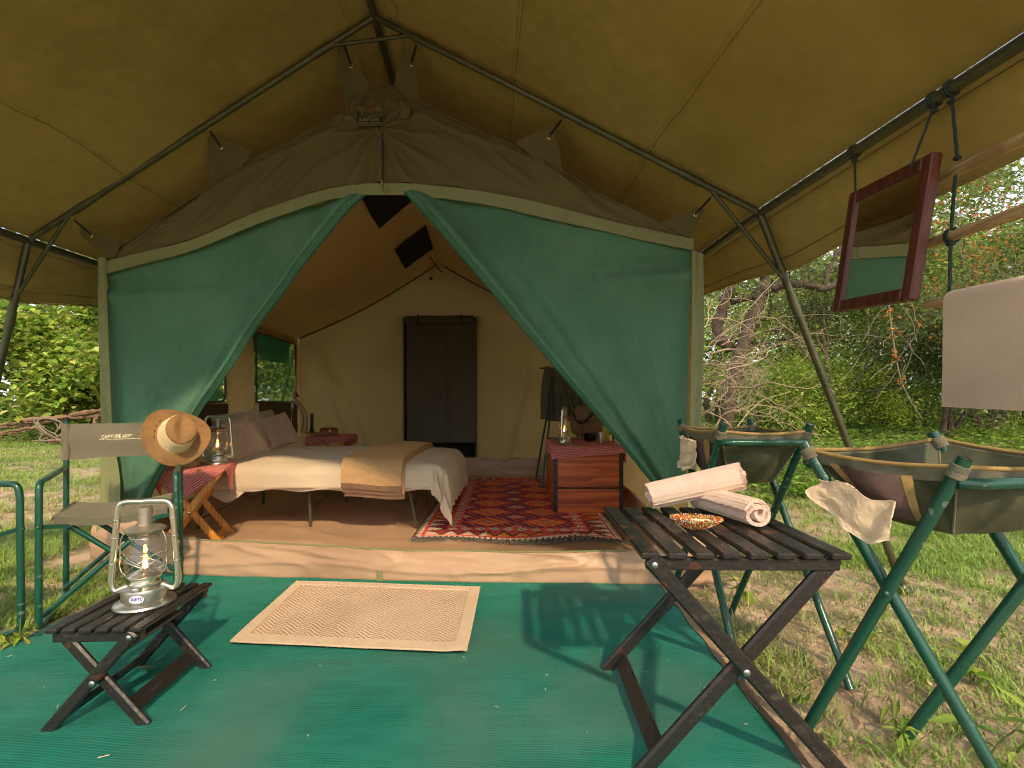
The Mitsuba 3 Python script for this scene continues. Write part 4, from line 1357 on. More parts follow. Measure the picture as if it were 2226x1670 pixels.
dish = thing('beaded_dish', 'small boat shaped dish of orange and red glass beads on the table', 'dish')
dc = A([.566, 1.487, BT_H + .0035]); rs = np.random.default_rng(11)
Md = frame(dc, nrm(A([.97, -.22, 0])), nrm(A([.22, .97, 0])), A([0, 0, 1]))


def dish_fn(S, T):
    th = S * 2 * np.pi
    c, s = np.cos(th), np.sin(th)
    r = T
    x = .076 * r * np.sign(c) * np.abs(c) ** .9; y = .042 * r * s * (1 - .35 * np.abs(c) ** 3)
    z = .030 * r ** 2 + .012 * r ** 2 * c ** 2 * 0 + .003
    return np.stack([x, y, z], -1)


part(dish, 'bowl', xf(thick(patch(dish_fn, 50, 16), .003, 50, 16), Md), 'm_web_gold', smooth=60)
bv, bf, bc = [], [], []
ico = trimesh.creation.icosphere(0, 1.0)
pal = A([(.70, .16, .02), (.62, .03, .02), (.75, .42, .03), (.45, .02, .02), (.8, .75, .65), (.20, .28, .05), (.72, .30, .02)])
nb = 0
for T_ in np.linspace(.12, 1.0, 15):
    n_ = int(10 + 62 * T_)
    for i in range(n_):
        for side in (0, 1):
            q = dish_fn(A([[(i + .5 * (side)) / n_]]), A([[T_]]))[0, 0] + A([0, 0, .0028 if side else -.0022]) + rs.normal(0, .0006, 3)
            bv.append(ico.vertices * (.0026 if T_ < .97 else .0028) + q); bf.append(ico.faces + 12 * nb); nb += 1
            col = pal[rs.integers(len(pal))] if T_ < .97 or rs.random() < .75 else A([.62, .60, .58])
            bc.append(np.tile(col, (12, 1)))
key_ = part(dish, 'bead', xf((np.vstack(bv), np.vstack(bf)), Md), 'm_bead', smooth=True, color=np.vstack(bc), kind='stuff')
single('soap', xf(box((.060, .026, .013), .006), Md @ mv(.012, -.012, .022) @ rot([1, 0, 0], 38)), 'm_soap', 'cream bar of soap lying in the beaded dish', 'soap')


# ================================================================ wash stands
def washstand(label, tops, feet, rim_drop, depth, rails, pocket, r=.0145):
    """tops: near-left, near-right, far-right, far-left; feet in the order of tops (each tube runs top -> foot); rails: pairs with a tube"""
    k = thing('wash_stand', label, 'wash stand')
    tops = [A(t) for t in tops]; feet = [A(f) for f in feet]
    rim = []
    for t, f in zip(tops, feet):
        d = nrm(f - t)
        lg = part(k, 'leg', tube([t, f - A([0, 0, .01])], r, 12), 'm_green_tube', smooth=40)
        part(lg, 'open_end', xf(lathe([(r, 0), (r * .78, .0006), (r * .74, -.02)], 16), frame(t + (-d) * .0008, nrm(np.cross(d, A([0, 1, .1]))), nrm(np.cross(d, nrm(np.cross(d, A([0, 1, .1]))))), -d)), 'm_print')
        rim.append(t + d * rim_drop)
    c0 = sum(rim) / 4

    def railo(a, b):
        o = (rim[a] + rim[b]) / 2 - c0
        return nrm(o * A([1, 1, 0])) * .029 + A([0, 0, -.030])
    for a, b in rails:
        part(k, 'rail', tube(fillet([rim[a] + A([0, 0, -.030]), rim[a] + railo(a, b) + .06 * (rim[b] - rim[a]), rim[b] + railo(a, b) + .06 * (rim[a] - rim[b]), rim[b] + A([0, 0, -.030])], .03), r * .92, 12), 'm_green_tube', smooth=True)
    # rivets where the tubes cross
    for i, j in ((0, 3), (1, 2)):
        # closest points of the two tubes
        p, u, q, v = tops[i], feet[i] - tops[i], tops[j], feet[j] - tops[j]
        n = np.cross(u, v); t = np.linalg.det(A([q - p, v, n])) / (n @ n)
        part(k, 'rivet', icosph(p + t * u + A([-.012, -.014, 0]), .009, 1), 'm_green_tube')
    c = sum(rim) / 4
    basin = thing_part = None

    def wall_fn(a, b):
        def fn(S, T):
            top = rim[a] + S[..., None] * (rim[b] - rim[a])
            bot_a, bot_b = [c + (q - c) * A([.52, .52, 1]) + A([0, 0, -depth]) for q in (rim[a], rim[b])]
            bot = bot_a + S[..., None] * (bot_b - bot_a)
            p = top + T[..., None] * (bot - top)
            e = nrm(np.cross(rim[b] - rim[a], A([0, 0, 1]))); e = e if e @ ((rim[a] + rim[b]) / 2 - c) > 0 else -e
            sagrim = -.012 * np.sin(np.pi * S) * (1 - T)
            bulge = .034 * np.sin(np.pi * S) * np.sin(np.pi * np.clip(T, 0, 1) * .9) + .018 * nz(np.stack([S * 2 + a, T * 2, 0 * S], -1), 1.5, 7)
            fold = -.018 * (np.exp(-((S - .5 * (1 - T) * .55) / .05) ** 2) + np.exp(-((S - 1 + .5 * (1 - T) * .55) / .05) ** 2)) * np.sin(np.pi * T)
            p = p + e * (bulge + fold)[..., None] * (np.sin(np.pi * S) ** .5)[..., None]
            p[..., 2] += sagrim
            return p
        return fn
    parts_ = [patch(wall_fn(a, (a + 1) % 4), 40, 24)[:2] for a in range(4)]
    bq = [c + (q - c) * A([.52, .52, 1]) + A([0, 0, -depth]) for q in rim]

    def bot_fn(S, T):
        p = (1 - T)[..., None] * ((1 - S)[..., None] * bq[0] + S[..., None] * bq[1]) + T[..., None] * ((1 - S)[..., None] * bq[3] + S[..., None] * bq[2])
        p[..., 2] -= .022 * np.sin(np.pi * S) * np.sin(np.pi * T)
        return p
    parts_.append(patch(bot_fn, 16, 16)[:2])
    b = part(k, 'basin', cat(*parts_), 'm_vinyl', smooth=50, label='olive canvas basin slung inside the frame')
    for a in range(4):
        f = wall_fn(a, (a + 1) % 4)

        def bandf(S, T):
            p = f(S, -.06 + T * .22)
            e = nrm(np.cross(rim[(a + 1) % 4] - rim[a], A([0, 0, 1]))); mid = (rim[a] + rim[(a + 1) % 4]) / 2; e = e if e @ (mid - c) > 0 else -e
            return p + e * .0035
        part(b, 'webbing', thick(patch(bandf, 30, 4), .003, 30, 4), 'm_web', smooth=50)
        e_ = f(np.linspace(0, 1, 30)[:, None], np.full((30, 1), -.07))[:, 0]
        part(b, 'rim_piping', tube(e_, .0065, 6), 'm_web_gold', smooth=True)
        part(b, 'corner_seam', tube(f(np.zeros((20, 1)), np.linspace(.05, 1, 20)[:, None])[:, 0], .0035, 5), 'm_web', smooth=True)
        d = nrm(feet[a] - tops[a]); q = rim[a]
        th = np.linspace(0, 2 * np.pi, 20, endpoint=False); e1 = nrm(np.cross(d, A([0, 1, .2]))); e2 = np.cross(d, e1)
        part(b, 'corner_loop', xf(lathe([(r + .0005, -.017), (r + .005, -.016), (r + .0055, -.002), (r + .0045, .001), (r + .0065, .004), (r + .006, .016), (r + .0005, .018)], 20), frame(q, e1, e2, d) if np.linalg.det(A([e1, e2, d])) > 0 else frame(q, e2, e1, d)), 'm_web', smooth=50)
    if pocket:
        a, s0, s1, t0, t1 = pocket
        f = wall_fn(a, (a + 1) % 4)
        e = nrm(np.cross(rim[(a + 1) % 4] - rim[a], A([0, 0, 1]))); mid = (rim[a] + rim[(a + 1) % 4]) / 2; e = e if e @ (mid - c) > 0 else -e

        def pk(S, T):
            return f(s0 + S * (s1 - s0), t0 + T * (t1 - t0)) + e * (.006 + .02 * np.sin(np.pi * S))[..., None]
        pq = part(b, 'pocket', patch(pk, 20, 14), 'm_pocket', smooth=True)
        for s in (s0, s1):
            def bd_(S, T):
                return f(s + (S - .5) * .07, t0 + T * (t1 - t0)) + e * .010
            part(b, 'pocket_binding', thick(patch(bd_, 4, 14), .003, 4, 14), 'm_web_gold', smooth=50)
    return k, wall_fn, c


ws1, wf1, c1 = washstand('green tube wash stand with olive basin standing nearest the tent corner',
                         [(.805, 1.84, .915), (1.135, 1.84, .915), (1.13, 2.30, .91), (.80, 2.30, .91)],
                         [(.74, 2.32, 0), (1.05, 2.32, 0), (1.19, 1.70, 0), (.818, 1.72, 0)], .045, .20, [(0, 1), (3, 2)], (3, .18, .72, .10, .8))
# the tubes of the near stand: left crossing pair, right crossing pair
ws2, wf2, c2 = washstand('green tube wash stand with olive basin at the right edge, nearest the camera',
                         [(1.10, 1.175, .862), (1.53, 1.205, .872), (1.315, 1.515, .905), (.890, 1.478, .875)],
                         [(.898, 1.484, 0), (1.183, 1.455, 0), (1.63, 1.20, 0), (1.215, 1.135, 0)], .035, .175, [(0, 1), (3, 2)], (3, .16, .70, .10, .85), r=.0160)


def wash_cloth(label, f, e, s0, s1, t0, t1, amp, seed, mt, scrunch=0.0, skew=None):
    k = thing('wash_cloth', label, 'cloth')

    def fn(S, T):
        s = s0 + S * (s1 - s0); t = t0 + T * (t1 - t0) + .10 * np.sin(S * 3.0 + .5) * (T > .3)
        if skew:
            top_, bot_ = np.interp(S, *skew[0]), np.interp(S, *skew[1])
            t = top_ + T * (bot_ - top_) + .03 * np.sin(S * 11)
            s = s + .05 * np.sin(T * 4 + 1) * (1 - S) - .04 * T * S
        p = f(np.clip(s, 0, 1), t)
        q = np.stack([S * 3, T * 2.2, 0 * S + seed], -1)
        w = .036 + amp * (.5 * np.sin(S * 15 + 3 * T + seed) + 1.6 * nz(q, 1.4, seed)) * (.4 + .6 * T)
        p = p + e * np.maximum(w, .004)[..., None]
        if scrunch:
            p = p + scrunch * np.stack([np.sin(S * 23 + 5 * T), np.cos(T * 17 + S * 6), .7 * np.sin(S * 19 - T * 11)], -1)
        return p + .0012 * (meshkit.noise(p * 330, seed)[..., None] - .5)
    part(k, 'terry', thick(patch(fn, 90, 60), .006, 90, 60), mt, smooth=60)

    def hm(S, T):
        return fn(S, .90 + T * .105) + e * .0045
    part(k, 'hem', thick(patch(hm, 90, 6), .003, 90, 6), 'm_terry_band', smooth=60)


eL2 = nrm(A([-.80, -.58, 0]))
wash_cloth('tan face cloth spread over the side of the near basin', lambda s, t: wf2(3, 0)(s, 0 * t) - np.stack([0 * t, 0 * t, .215 * t], -1), eL2 * 1.0, .07, .66, .27, .80, .017, 4, 'm_terry_tan', skew=(([0, .25, .6, 1], [.30, .24, .36, .42]), ([0, .15, .5, .8, 1], [.52, .60, .86, .95, .90])))
eL1 = nrm(A([-1, -.15, 0]))
wash_cloth('crumpled tan face cloth tucked into the far basin', lambda s, t: wf1(3, 0)(s, 0 * t) - np.stack([0 * t, 0 * t, .20 * t], -1), eL1, .12, .62, .12, .70, .026, 9, 'm_terry_tan', scrunch=.0065)

# ================================================================ mirror, towel rail, hanging towel
mir = thing('mirror', 'rectangular mirror in a dark red wood frame hanging from the eave pole', 'mirror')
mT = [P(1837, 426, 1.885), P(2016, 337, 1.505)]; mB = [P(1817, 677, 1.875), P(1990, 648, 1.50)]
mx = nrm((mT[1] - mT[0]) + (mB[1] - mB[0])); mz = nrm((mT[0] + mT[1]) - (mB[0] + mB[1])); mz = nrm(mz - mx * (mz @ mx)); mn = np.cross(mz, mx)   # mn points to +x or -x
if mn[0] > 0:
    mn = -mn
mc = sum(mT + mB) / 4; mw = (np.linalg.norm(mT[1] - mT[0]) + np.linalg.norm(mB[1] - mB[0])) / 2; mh = (np.linalg.norm(mT[0] - mB[0]) + np.linalg.norm(mT[1] - mB[1])) / 2
MM = frame(mc - mn * .016, mx, mz, mn) if np.linalg.det(A([mx, mz, mn])) > 0 else frame(mc - mn * .016, -mx, mz, mn)
fw = .041
for sx in (-1, 1):
    part(mir, 'stile', xf(box((fw, mh, .034), .004), MM @ mv(sx * (mw / 2 - fw / 2), 0, 0)), 'm_mahogany')
for sy in (-1, 1):
    part(mir, 'rail', xf(box((mw - 2 * fw - .001, fw, .033), .004), MM @ mv(0, sy * (mh / 2 - fw / 2), 0)), 'm_mahogany')
part(mir, 'glass', xf(([(-mw / 2 + fw - .004, -mh / 2 + fw - .004, 0), (mw / 2 - fw + .004, -mh / 2 + fw - .004, 0), (mw / 2 - fw + .004, mh / 2 - fw + .004, 0), (-mw / 2 + fw - .004, mh / 2 - fw + .004, 0)], [(0, 1, 2), (0, 2, 3)]), MM @ mv(0, 0, .006)), 'm_mirror', smooth=False)
part(mir, 'backing', xf(box((mw - .03, mh - .03, .006)), MM @ mv(0, 0, -.012)), 'm_mahogany')


def rope(key, pts, r=.0038, name='rope', n=None):
    pts = fillet(pts, .02, 4)
    L = np.linalg.norm(np.diff(pts, axis=0), axis=1).sum(); n = n or max(12, int(L / .006))
    t = np.concatenate([[0], np.cumsum(np.linalg.norm(np.diff(pts, axis=0), axis=1))]); tt = np.linspace(0, t[-1], n)
    c = np.stack([np.interp(tt, t, pts[:, k]) for k in range(3)], -1)
    d = nrm(pts[-1] - pts[0]); e1 = nrm(np.cross(d, A([.3, 1, .2]))); e2 = np.cross(d, e1)
    ms = []
    for ph in (0, 2 * np.pi / 3, 4 * np.pi / 3):
        a = tt / (r * 5) + ph
        ms.append(tube(c + r * .5 * (np.cos(a)[:, None] * e1 + np.sin(a)[:, None] * e2), r * .62, 6))
    return part(key, name, cat(*ms), 'm_rope', smooth=True)


def knot(key, q, r=.0085):
    th = np.linspace(0, 2 * np.pi, 40, endpoint=False)
    pts = A(q) + r * np.stack([(1 + .45 * np.cos(3 * th)) * np.cos(2 * th), (1 + .45 * np.cos(3 * th)) * np.sin(2 * th), .55 * np.sin(3 * th)], -1) * .7
    part(key, 'knot', tube(pts, .0034, 6, closed=True), 'm_rope', smooth=True)


def pole_loop(key, q, r=.0235):
    th = np.linspace(0, 2 * np.pi, 24, endpoint=False)
    for o in (-.004, .005):
        part(key, 'rope_loop', tube([q + A([r * math.cos(t), o, r * math.sin(t)]) for t in th], .0034, 6, closed=True), 'm_rope', smooth=True)


for (ub, vb_, yb), (ue, ve, ye) in (((1847, 332, 1.885), (1860, 428, 1.84)), ((1982, 258, 1.563), (1980, 362, 1.56))):
    q = beam_r(yb); e = P(ue, ve, ye)
    e = A([mc[0] - .002 + (e[2] - mc[2]) * .08, e[1], e[2]]) if False else e
    rope(mir, [q + A([0, 0, -.022]), e + A([0, 0, -.004])], .0036)
    pole_loop(mir, q); knot(mir, q + A([0, 0, -.036]))

tr = thing('towel_rail', 'three peeled wooden poles hung by green ropes at the right edge', 'towel rail')
rs = np.random.default_rng(3)


def pole(key, a, b, r0, r1, seed):
    a, b = A(a), A(b); n = 28
    t = np.linspace(0, 1, n)
    c = a + t[:, None] * (b - a) + .006 * np.stack([nz(np.stack([t * 4, 0 * t + seed, 0 * t], -1), 1, 1), 0 * t, nz(np.stack([t * 4, 0 * t + seed, 0 * t + 3], -1), 1, 2)], -1)
    r = r0 + (r1 - r0) * t + .0022 * nz(np.stack([t * 9, 0 * t + seed, 0 * t], -1), 1, 6) * 2
    r[0] *= .82; r[-1] *= .85
    m = tube(c, r, 18)
    v = m[0]; v = v + .0025 * nz(v * [1, .15, 1], 60, seed)[:, None] * nrm_rows(v - np.interp(v[:, 1], np.sort([a[1], b[1]]), [0, 0])[:, None]) if False else v
    return part(key, 'pole', (v, m[1]), 'm_eucalypt', smooth=40)


PL = [((1.405, 1.605, 1.733), (1.375, .55, 1.68)), ((1.385, 1.645, 1.528), (1.36, .55, 1.475)), ((1.375, 1.605, 1.322), (1.36, .55, 1.285))]
for i, (a, b) in enumerate(PL):
    pole(tr, a, b, (.0185 - .0015 * i), (.021 - .001 * i), i * 5)
q = beam_r(1.507)
top = A([1.392, 1.515, 1.735]); 
rope(tr, [q + A([0, 0, -.022]), A([1.392, 1.512, 1.762])], .0046)
pole_loop(tr, q); knot(tr, q + A([0, 0, -.04])); knot(tr, A([1.392, 1.512, 1.762]))
rope(tr, [A([1.388, 1.515, 1.708]), A([1.380, 1.52, 1.548])], .0046); pole_loop(tr, A([1.383, 1.52, 1.522]), .023)
rope(tr, [A([1.378, 1.52, 1.50]), A([1.374, 1.52, 1.338])], .005); knot(tr, A([1.378, 1.52, 1.497]), .010)
q = beam_r(.85)
rope(tr, [q + A([0, 0, -.022]), A([1.385, .85, 1.70])], .006)
rope(tr, [A([1.385, .85, 1.67]), A([1.37, .85, 1.51])], .006)
rope(tr, [A([1.37, .85, 1.47]), A([1.365, .85, 1.31])], .006)

ht = thing('hanging_towel', 'pinkish brown bath towel folded over the lowest pole', 'towel')


def htowel(S, T):
    y = 1.50 - S * .62
    L1, L2 = .325, .20
    s = T * (L1 + L2 + .08)
    zp = 1.310 - (1.5 - y) * .036
    a = np.clip((s - L1) / .08, 0, 1) * np.pi
    x = np.where(s < L1, -.027, np.where(s > L1 + .08, .027, -.027 * np.cos(a)))
    z = np.where(s < L1, zp - (L1 - s), np.where(s > L1 + .08, zp - (s - L1 - .08), zp + .030 * np.sin(a)))
    rnd = 0
    x = x + .014 * nz(np.stack([y * 5, z * 2.0, 0 * y], -1), 1.1, 8, 1) - .010 * np.exp(-((z - 1.03 - .006 * np.sin(y * 30)) / .012) ** 2) * 0 - .006 * np.sin(S * 9) * (1.31 - z)
    yy = y - .010 * (S < .02) * np.exp(-((T - .55) / .06) ** 2) * 0
    return np.stack([1.366 + x, yy, z], -1)


part(ht, 'cloth', thick(patch(htowel, 60, 90), .011, 60, 90), 'm_bath', smooth=70)
# ================================================================ bed
bed = thing('bed', 'double camp bed on dark metal legs with a beige duvet', 'bed')
XH, XF, YN, YF = -2.52, -.60, 3.66, 5.02
for x0, y0, dx, dy in ((-2.36, 3.72, -.07, .03), (-1.56, 3.72, 0, .03), (-.80, 3.72, .07, .03), (-2.36, 4.62, -.03, .03), (-1.62, 4.72, 0, .02), (-1.52, 4.86, 0, .02), (-.85, 4.62, .04, .02), (-.70, 4.80, .03, .02)):
    part(bed, 'leg', cat(tube([(x0, y0, .36), (x0 + dx, y0 + dy, .02)], .0125, 10)), 'm_pole', smooth=True)
for y in (3.70, 4.98):
    part(bed, 'side_rail', tube([(XH, y, .355), (XF - .05, y, .355)], .013, 10), 'm_pole', smooth=True)
for a, b in (((-1.56, 3.74, .16), (-1.52, 4.86, .33)), ((-2.40, 3.74, .10), (-1.9, 3.9, .35)), ((-.76, 3.74, .16), (-.85, 4.62, .33))):
    part(bed, 'stay', tube([a, b], .006, 6), 'm_pole', smooth=True)
part(bed, 'mattress', xf(box((XF - XH - .06, YF - YN - .08, .13), .04), mv((XH + XF) / 2, (YN + YF) / 2, .425)), 'm_linen')


def duvet_fn(S, T):
    a = -2.50 + S * (2.50 - .60 + .40)         # along the bed, running on past the foot
    b = YN - .27 + T * (YF - YN + .27 + .27)
    ox = np.maximum(a - XF, 0); oy = np.where(b < YN, b - YN, np.where(b > YF, b - YF, 0))
    cx, cy = np.minimum(a, XF), np.clip(b, YN, YF)
    o = np.hypot(ox, np.abs(oy)); ux = np.where(o > 0, ox / np.maximum(o, 1e-9), 0); uy = np.where(o > 0, oy / np.maximum(o, 1e-9), 0)
    lift = .035 * np.sin(np.pi * np.clip((b - YN) / (YF - YN), 0, 1)) ** .7 * np.clip((XF - a) * 3, 0, 1)
    puff = .05 * nz(np.stack([a * 1.3, b * 2.2, 0 * a], -1), 1.3, 5, 4) * np.clip((a + 2.6) * 4, 0, 1)
    wr = .010 * np.sin(b * 26 + 4 * np.sin(a * 1.7)) * np.exp(-((a + 1.6) / .7) ** 2) * np.clip((b - YN) * 3, 0, 1) * .5
    rad = .10
    bend = np.minimum(o / rad, np.pi / 2)
    out = rad * np.sin(bend) + np.maximum(o - rad * np.pi / 2, 0) * .10
    drop = rad * (1 - np.cos(bend)) + np.maximum(o - rad * np.pi / 2, 0) * .98
    fold = (.020 * np.sin(b * 30 + a * 3) * (ux > .3) + .012 * np.sin(a * 14 + 1.3 * np.sin(a * 5)) * (np.abs(uy) > .5)) * np.clip(o * 6, 0, 1)
    corner = np.exp(-((np.arctan2(np.abs(uy), ux) - .75) / .45) ** 2) * (o > 0)
    out = out + fold * 1.2 + .03 * corner * np.clip(o * 4, 0, 1) * np.sin(np.arctan2(np.abs(uy), np.maximum(ux, 1e-6)) * 14)
    top = .535 + lift + puff + wr
    # the foot end slopes down a little, and the near edge is tucked to the rail
    z = top - drop - .02 * np.clip((a - (XF - .3)) / .3, 0, 1)
    x = cx + ux * out; y = cy + uy * out
    tuck = (uy < -.2) & (ux < .75)
    z = np.where((oy < 0) & (a < XF + .02), np.maximum(z, .345 + .008 * np.sin(a * 17)), z)
    y = np.where((oy < 0) & (a < XF) & (z < .36), np.maximum(y, YN - .085), y)
    return np.stack([x, y, z], -1)


part(bed, 'duvet', patch(duvet_fn, 190, 150), 'm_linen', smooth=True, label='crumpled beige duvet hanging over the foot of the bed')
part(bed, 'bed_skirt_corner', patch(lambda S, T: np.stack([-2.30 + .34 * S, 3.60 + .02 * np.sin(S * 6), .352 - T * .10 * np.sin(np.pi * S) - .0 * S], -1), 16, 8), 'm_linen', smooth=True)

# blanket folded in three over the foot
bl_ = thing('blanket', 'tan wool blanket with brown edge folded over the foot of the bed', 'blanket')


def blanket_fn(z_off, ext, x0=-1.235, x1=-.80, skew=-.02):
    def fn(S, T):
        s = T * (1.42 + ext)                    # from the far end to the near hem
        b = 5.02 - s
        x = x0 + S * (x1 - x0) + skew * (5.02 - b) * -1.6 * 0 + .03 * (b - 3.66)*-.6
        a = (x - (-2.50)) / 2.30
        t_ = (np.maximum(b, YN - .27) - (YN - .27)) / (YF - YN + .54)
        p = duvet_fn(np.clip(a, 0, 1), np.clip(t_, 0, 1))
        o = np.maximum(YN - b, 0)
        y = np.where(b < YN, np.minimum(p[..., 1], YN - .095) - .012, p[..., 1])
        z = np.where(b < YN, p[..., 2], p[..., 2])
        # hang clear of the tuck
        bend = np.minimum(o / .10, np.pi / 2)
        yh = YN - .10 * np.sin(bend) - .018; zh = (.545 + .012 * np.sin(x * 9)) - .10 * (1 - np.cos(bend)) - np.maximum(o - .157, 0)
        y = np.where(b < YN, yh, y); z = np.where(b < YN, zh, z)
        return np.stack([x, y - z_off * (b < YN), z + z_off * np.where(b < YN, np.cos(bend), 1) + .004 * nz(np.stack([x * 8, b * 8, 0 * x], -1), 1, 3)], -1)
    return fn


for i, (zo, ex, dx) in enumerate(((.012, .235, .012), (.026, .205, 0.0), (.040, .175, -.004))):
    f = blanket_fn(zo, ex, -1.235 + dx, -.80 + dx)
    part(bl_, 'layer', thick(patch(f, 24, 70), .011, 24, 70), 'm_blanket', smooth=50)

    def eg(S, T):
        return f(S, .978 + T * .024) - A([0, .004, 0])
    part(bl_, 'edge', thick(patch(eg, 24, 5), .014, 24, 5), 'm_blanket_edge', smooth=50)


def pillow(label, c, w, h, t, nrm_, up, mt, seed, pleat=0.0, name='pillow', cat_='pillow'):
    n_ = nrm(nrm_); u = nrm(A(up) - n_ * (A(up) @ n_)); r_ = np.cross(u, n_)

    def fn(sgn):
        def g(S, T):
            x, y = 2 * S - 1, 2 * T - 1
            prof = np.clip(1 - x ** 4, 0, 1) ** .55 * np.clip(1 - y ** 4, 0, 1) ** .55
            pinch = 1 - .07 * (1 - np.abs(x) ** 2) * np.abs(y) ** 4
            X = x * w / 2 * (1 - .07 * (1 - y ** 2) * np.abs(x) ** 6); Y = y * h / 2 * (1 - .07 * (1 - x ** 2) * np.abs(y) ** 6)
            Z = sgn * t / 2 * prof + .03 * nz(np.stack([x * 1.5, y * 1.5, 0 * x + seed], -1), 1.2, seed) * prof + sgn * .006 * np.sin(np.arctan2(y, x) * 18) * np.clip(np.hypot(x, y) - .7, 0, 1)
            return A(c) + X[..., None] * r_ + Y[..., None] * u + Z[..., None] * n_
        return patch(g, 44, 44)
    a, b = fn(1), fn(-1)
    k = numbered(name)
    v = np.vstack([a[0], b[0]]); f = np.vstack([a[1], b[1][:, ::-1] + len(a[0])])
    scene[k] = mikit.ply((v, f), mt, smooth=True, uv=np.vstack([a[2], b[2]]) * [w, h])
    labels[k] = {'label': label, 'category': cat_}
    return k


pillow('beige pillow propped against the wall between the two spotted cushions', (-2.38, 4.25, .735), .44, .38, .15, (.80, -.42, .36), (-.35, .05, 1), 'm_linen', 3)
pillow('second beige pillow standing at the back of the bed head', (-2.44, 4.75, .745), .42, .36, .13, (.88, -.15, .3), (-.3, 0, 1), 'm_linen', 5)
pillow('brown spotted cushion behind the lantern, nearest of the bed cushions', (-2.24, 3.98, .69), .38, .37, .14, (.72, -.55, .42), (-.42, -.05, .9), 'm_dotted', 7, name='cushion', cat_='cushion')
pillow('brown spotted cushion at the back corner of the bed, nearest the far table', (-2.235, 4.62, .72), .35, .34, .13, (.80, -.42, .42), (-.42, .0, .9), 'm_dotted', 9, name='cushion', cat_='cushion')
pillow('beige brown pillow at the near edge of the bed, half hidden by the lantern', (-2.43, 3.84, .64), .38, .34, .13, (.75, -.50, .35), (-.3, 0, 1), 'm_linen', 12)

# ================================================================ things on the bedside tables
lamp = thing('horn_lamp', 'lamp made of a long twisted horn on a wooden block', 'lamp')
ZT2 = .595
part(lamp, 'base', xf(box((.20, .14, .030), .004), mv(-2.40, 5.95, ZT2 + .016)), 'm_block')
hp = [P(u, v, y) for u, v, y in ((660, 938, 5.93), (664, 915, 5.93), (660, 895, 5.95), (646, 876, 5.97), (638, 862, 5.98), (640, 848, 5.98), (644, 830, 5.98), (640, 816, 5.99))]
tt = np.linspace(0, 1, 8); ti = np.linspace(0, 1, 50)
hp = np.stack([PC(tt, A(hp)[:, k])(ti) for k in range(3)], -1); hp[0][2] = ZT2 + .030
part(lamp, 'horn', tube(hp, np.interp(ti, [0, .3, 1], [.036, .030, .010]) * (1 + .04 * np.sin(ti * 90)), 14), 'm_horn', smooth=True)
part(lamp, 'cord', tube(fillet([P(636, 868, 5.93), P(635, 885, 5.92), P(634, 905, 5.92), P(634, 935, 5.90)], .02), .004, 6), 'm_white')
part(lamp, 'switch', xf(box((.028, .018, .07), .006), mv(*P(635.5, 883, 5.91))), 'm_white')
part(lamp, 'bell_shade', xf(lathe([(.006, .06), (.012, .05), (.028, .012), (.034, 0), (.030, 0), (.01, .045)], 18), mv(*P(645, 864, 5.90))), 'm_leather')
tc = thing('torch', 'black metal torch standing upright on the far bedside table', 'torch')
tb0 = P(678, 941, 6.02); tb0[2] = ZT2
part(tc, 'barrel', lathe([(0, .26), (.017, .26), (.018, .255), (.018, .09), (.019, .085)], 20, tb0), 'm_torch')
part(tc, 'head', lathe([(.019, .085), (.021, .078), (.021, .062), (.030, .045), (.031, .004), (.028, 0), (0, 0)], 20, tb0), 'm_torch')
bxk = thing('leather_box', 'small reddish brown leather box with sloping lid on the far table', 'box')
b0 = P(715, 942, 5.95); b0[2] = ZT2 + .002
Mx = place(b0[0], b0[1], b0[2], 28)
part(bxk, 'body', xf(box((.20, .12, .055), .006), Mx @ mv(0, 0, .028)), 'm_leather')
part(bxk, 'lid', xf(trimesh.convex.convex_hull(A([(sx * a, sy * b, z) for a, b, z in ((.103, .063, 0), (.103, .063, .008), (.085, .030, .030)) for sx in (-1, 1) for sy in (-1, 1)])), Mx @ mv(0, 0, .057)), 'm_leather')
part(bxk, 'clasp', xf(box((.018, .006, .03), .001), Mx @ mv(0, -.064, .05)), 'm_brass')
wb = P(412, 1004, 3.30); 
single('wooden_block', xf(box((.13, .11, .045), .004), place(-2.205, 3.28, .582, 20)), 'm_block', 'small pale wooden block on the near bedside table, just under the hat', 'block')

# ================================================================ chest
ch = thing('chest', 'reddish brown wooden chest with black metal edges at the end of the rug', 'chest')
MC = rigid((.675, 4.76), (1, -.02)); CW, CD, CH = .60, 1.10, .60
part(ch, 'body', xf(box((CW - .02, CD - .02, CH - .02), .004), MC @ mv(0, 0, CH / 2 + .005)), 'm_chest')
part(ch, 'front_panel', xf(box((CW - .05, .02, CH - .30), .003), MC @ mv(0, -CD / 2 + .004, .43)), 'm_chest')
part(ch, 'front_panel', xf(box((CW - .05, .02, .205), .003), MC @ mv(0, -CD / 2 + .003, .140)), 'm_chest')
part(ch, 'side_panel', xf(box((.014, CD - .06, CH - .06), .003), MC @ mv(-CW / 2 + .008, 0, .30)), 'm_chest')
for sx in (-1, 1):
    for sy in (-1, 1):
        e = part(ch, 'corner_edge', xf(cat(box((.034, .004, CH), .001, (-sx * .017, 0, 0)), box((.004, .034, CH), .001, (0, -sy * .017, 0))), MC @ mv(sx * CW / 2, sy * (CD / 2 + .006), CH / 2)), 'm_slat')
    for z in (.06, .2, .33, .47):
        part(ch, 'rivet', xf(icosph((0, 0, 0), .006, 1), MC @ mv(sx * (CW / 2 - .016), -CD / 2 - .009, z)), 'm_pole')
for z in (.012, CH - .01):
    part(ch, 'edge_strip', xf(box((CW, .006, .030), .001), MC @ mv(0, -CD / 2 - .007, z + .005)), 'm_slat')
part(ch, 'edge_strip', xf(box((CW - .02, .014, .010), .002), MC @ mv(0, -CD / 2 - .009, .252)), 'm_slat')
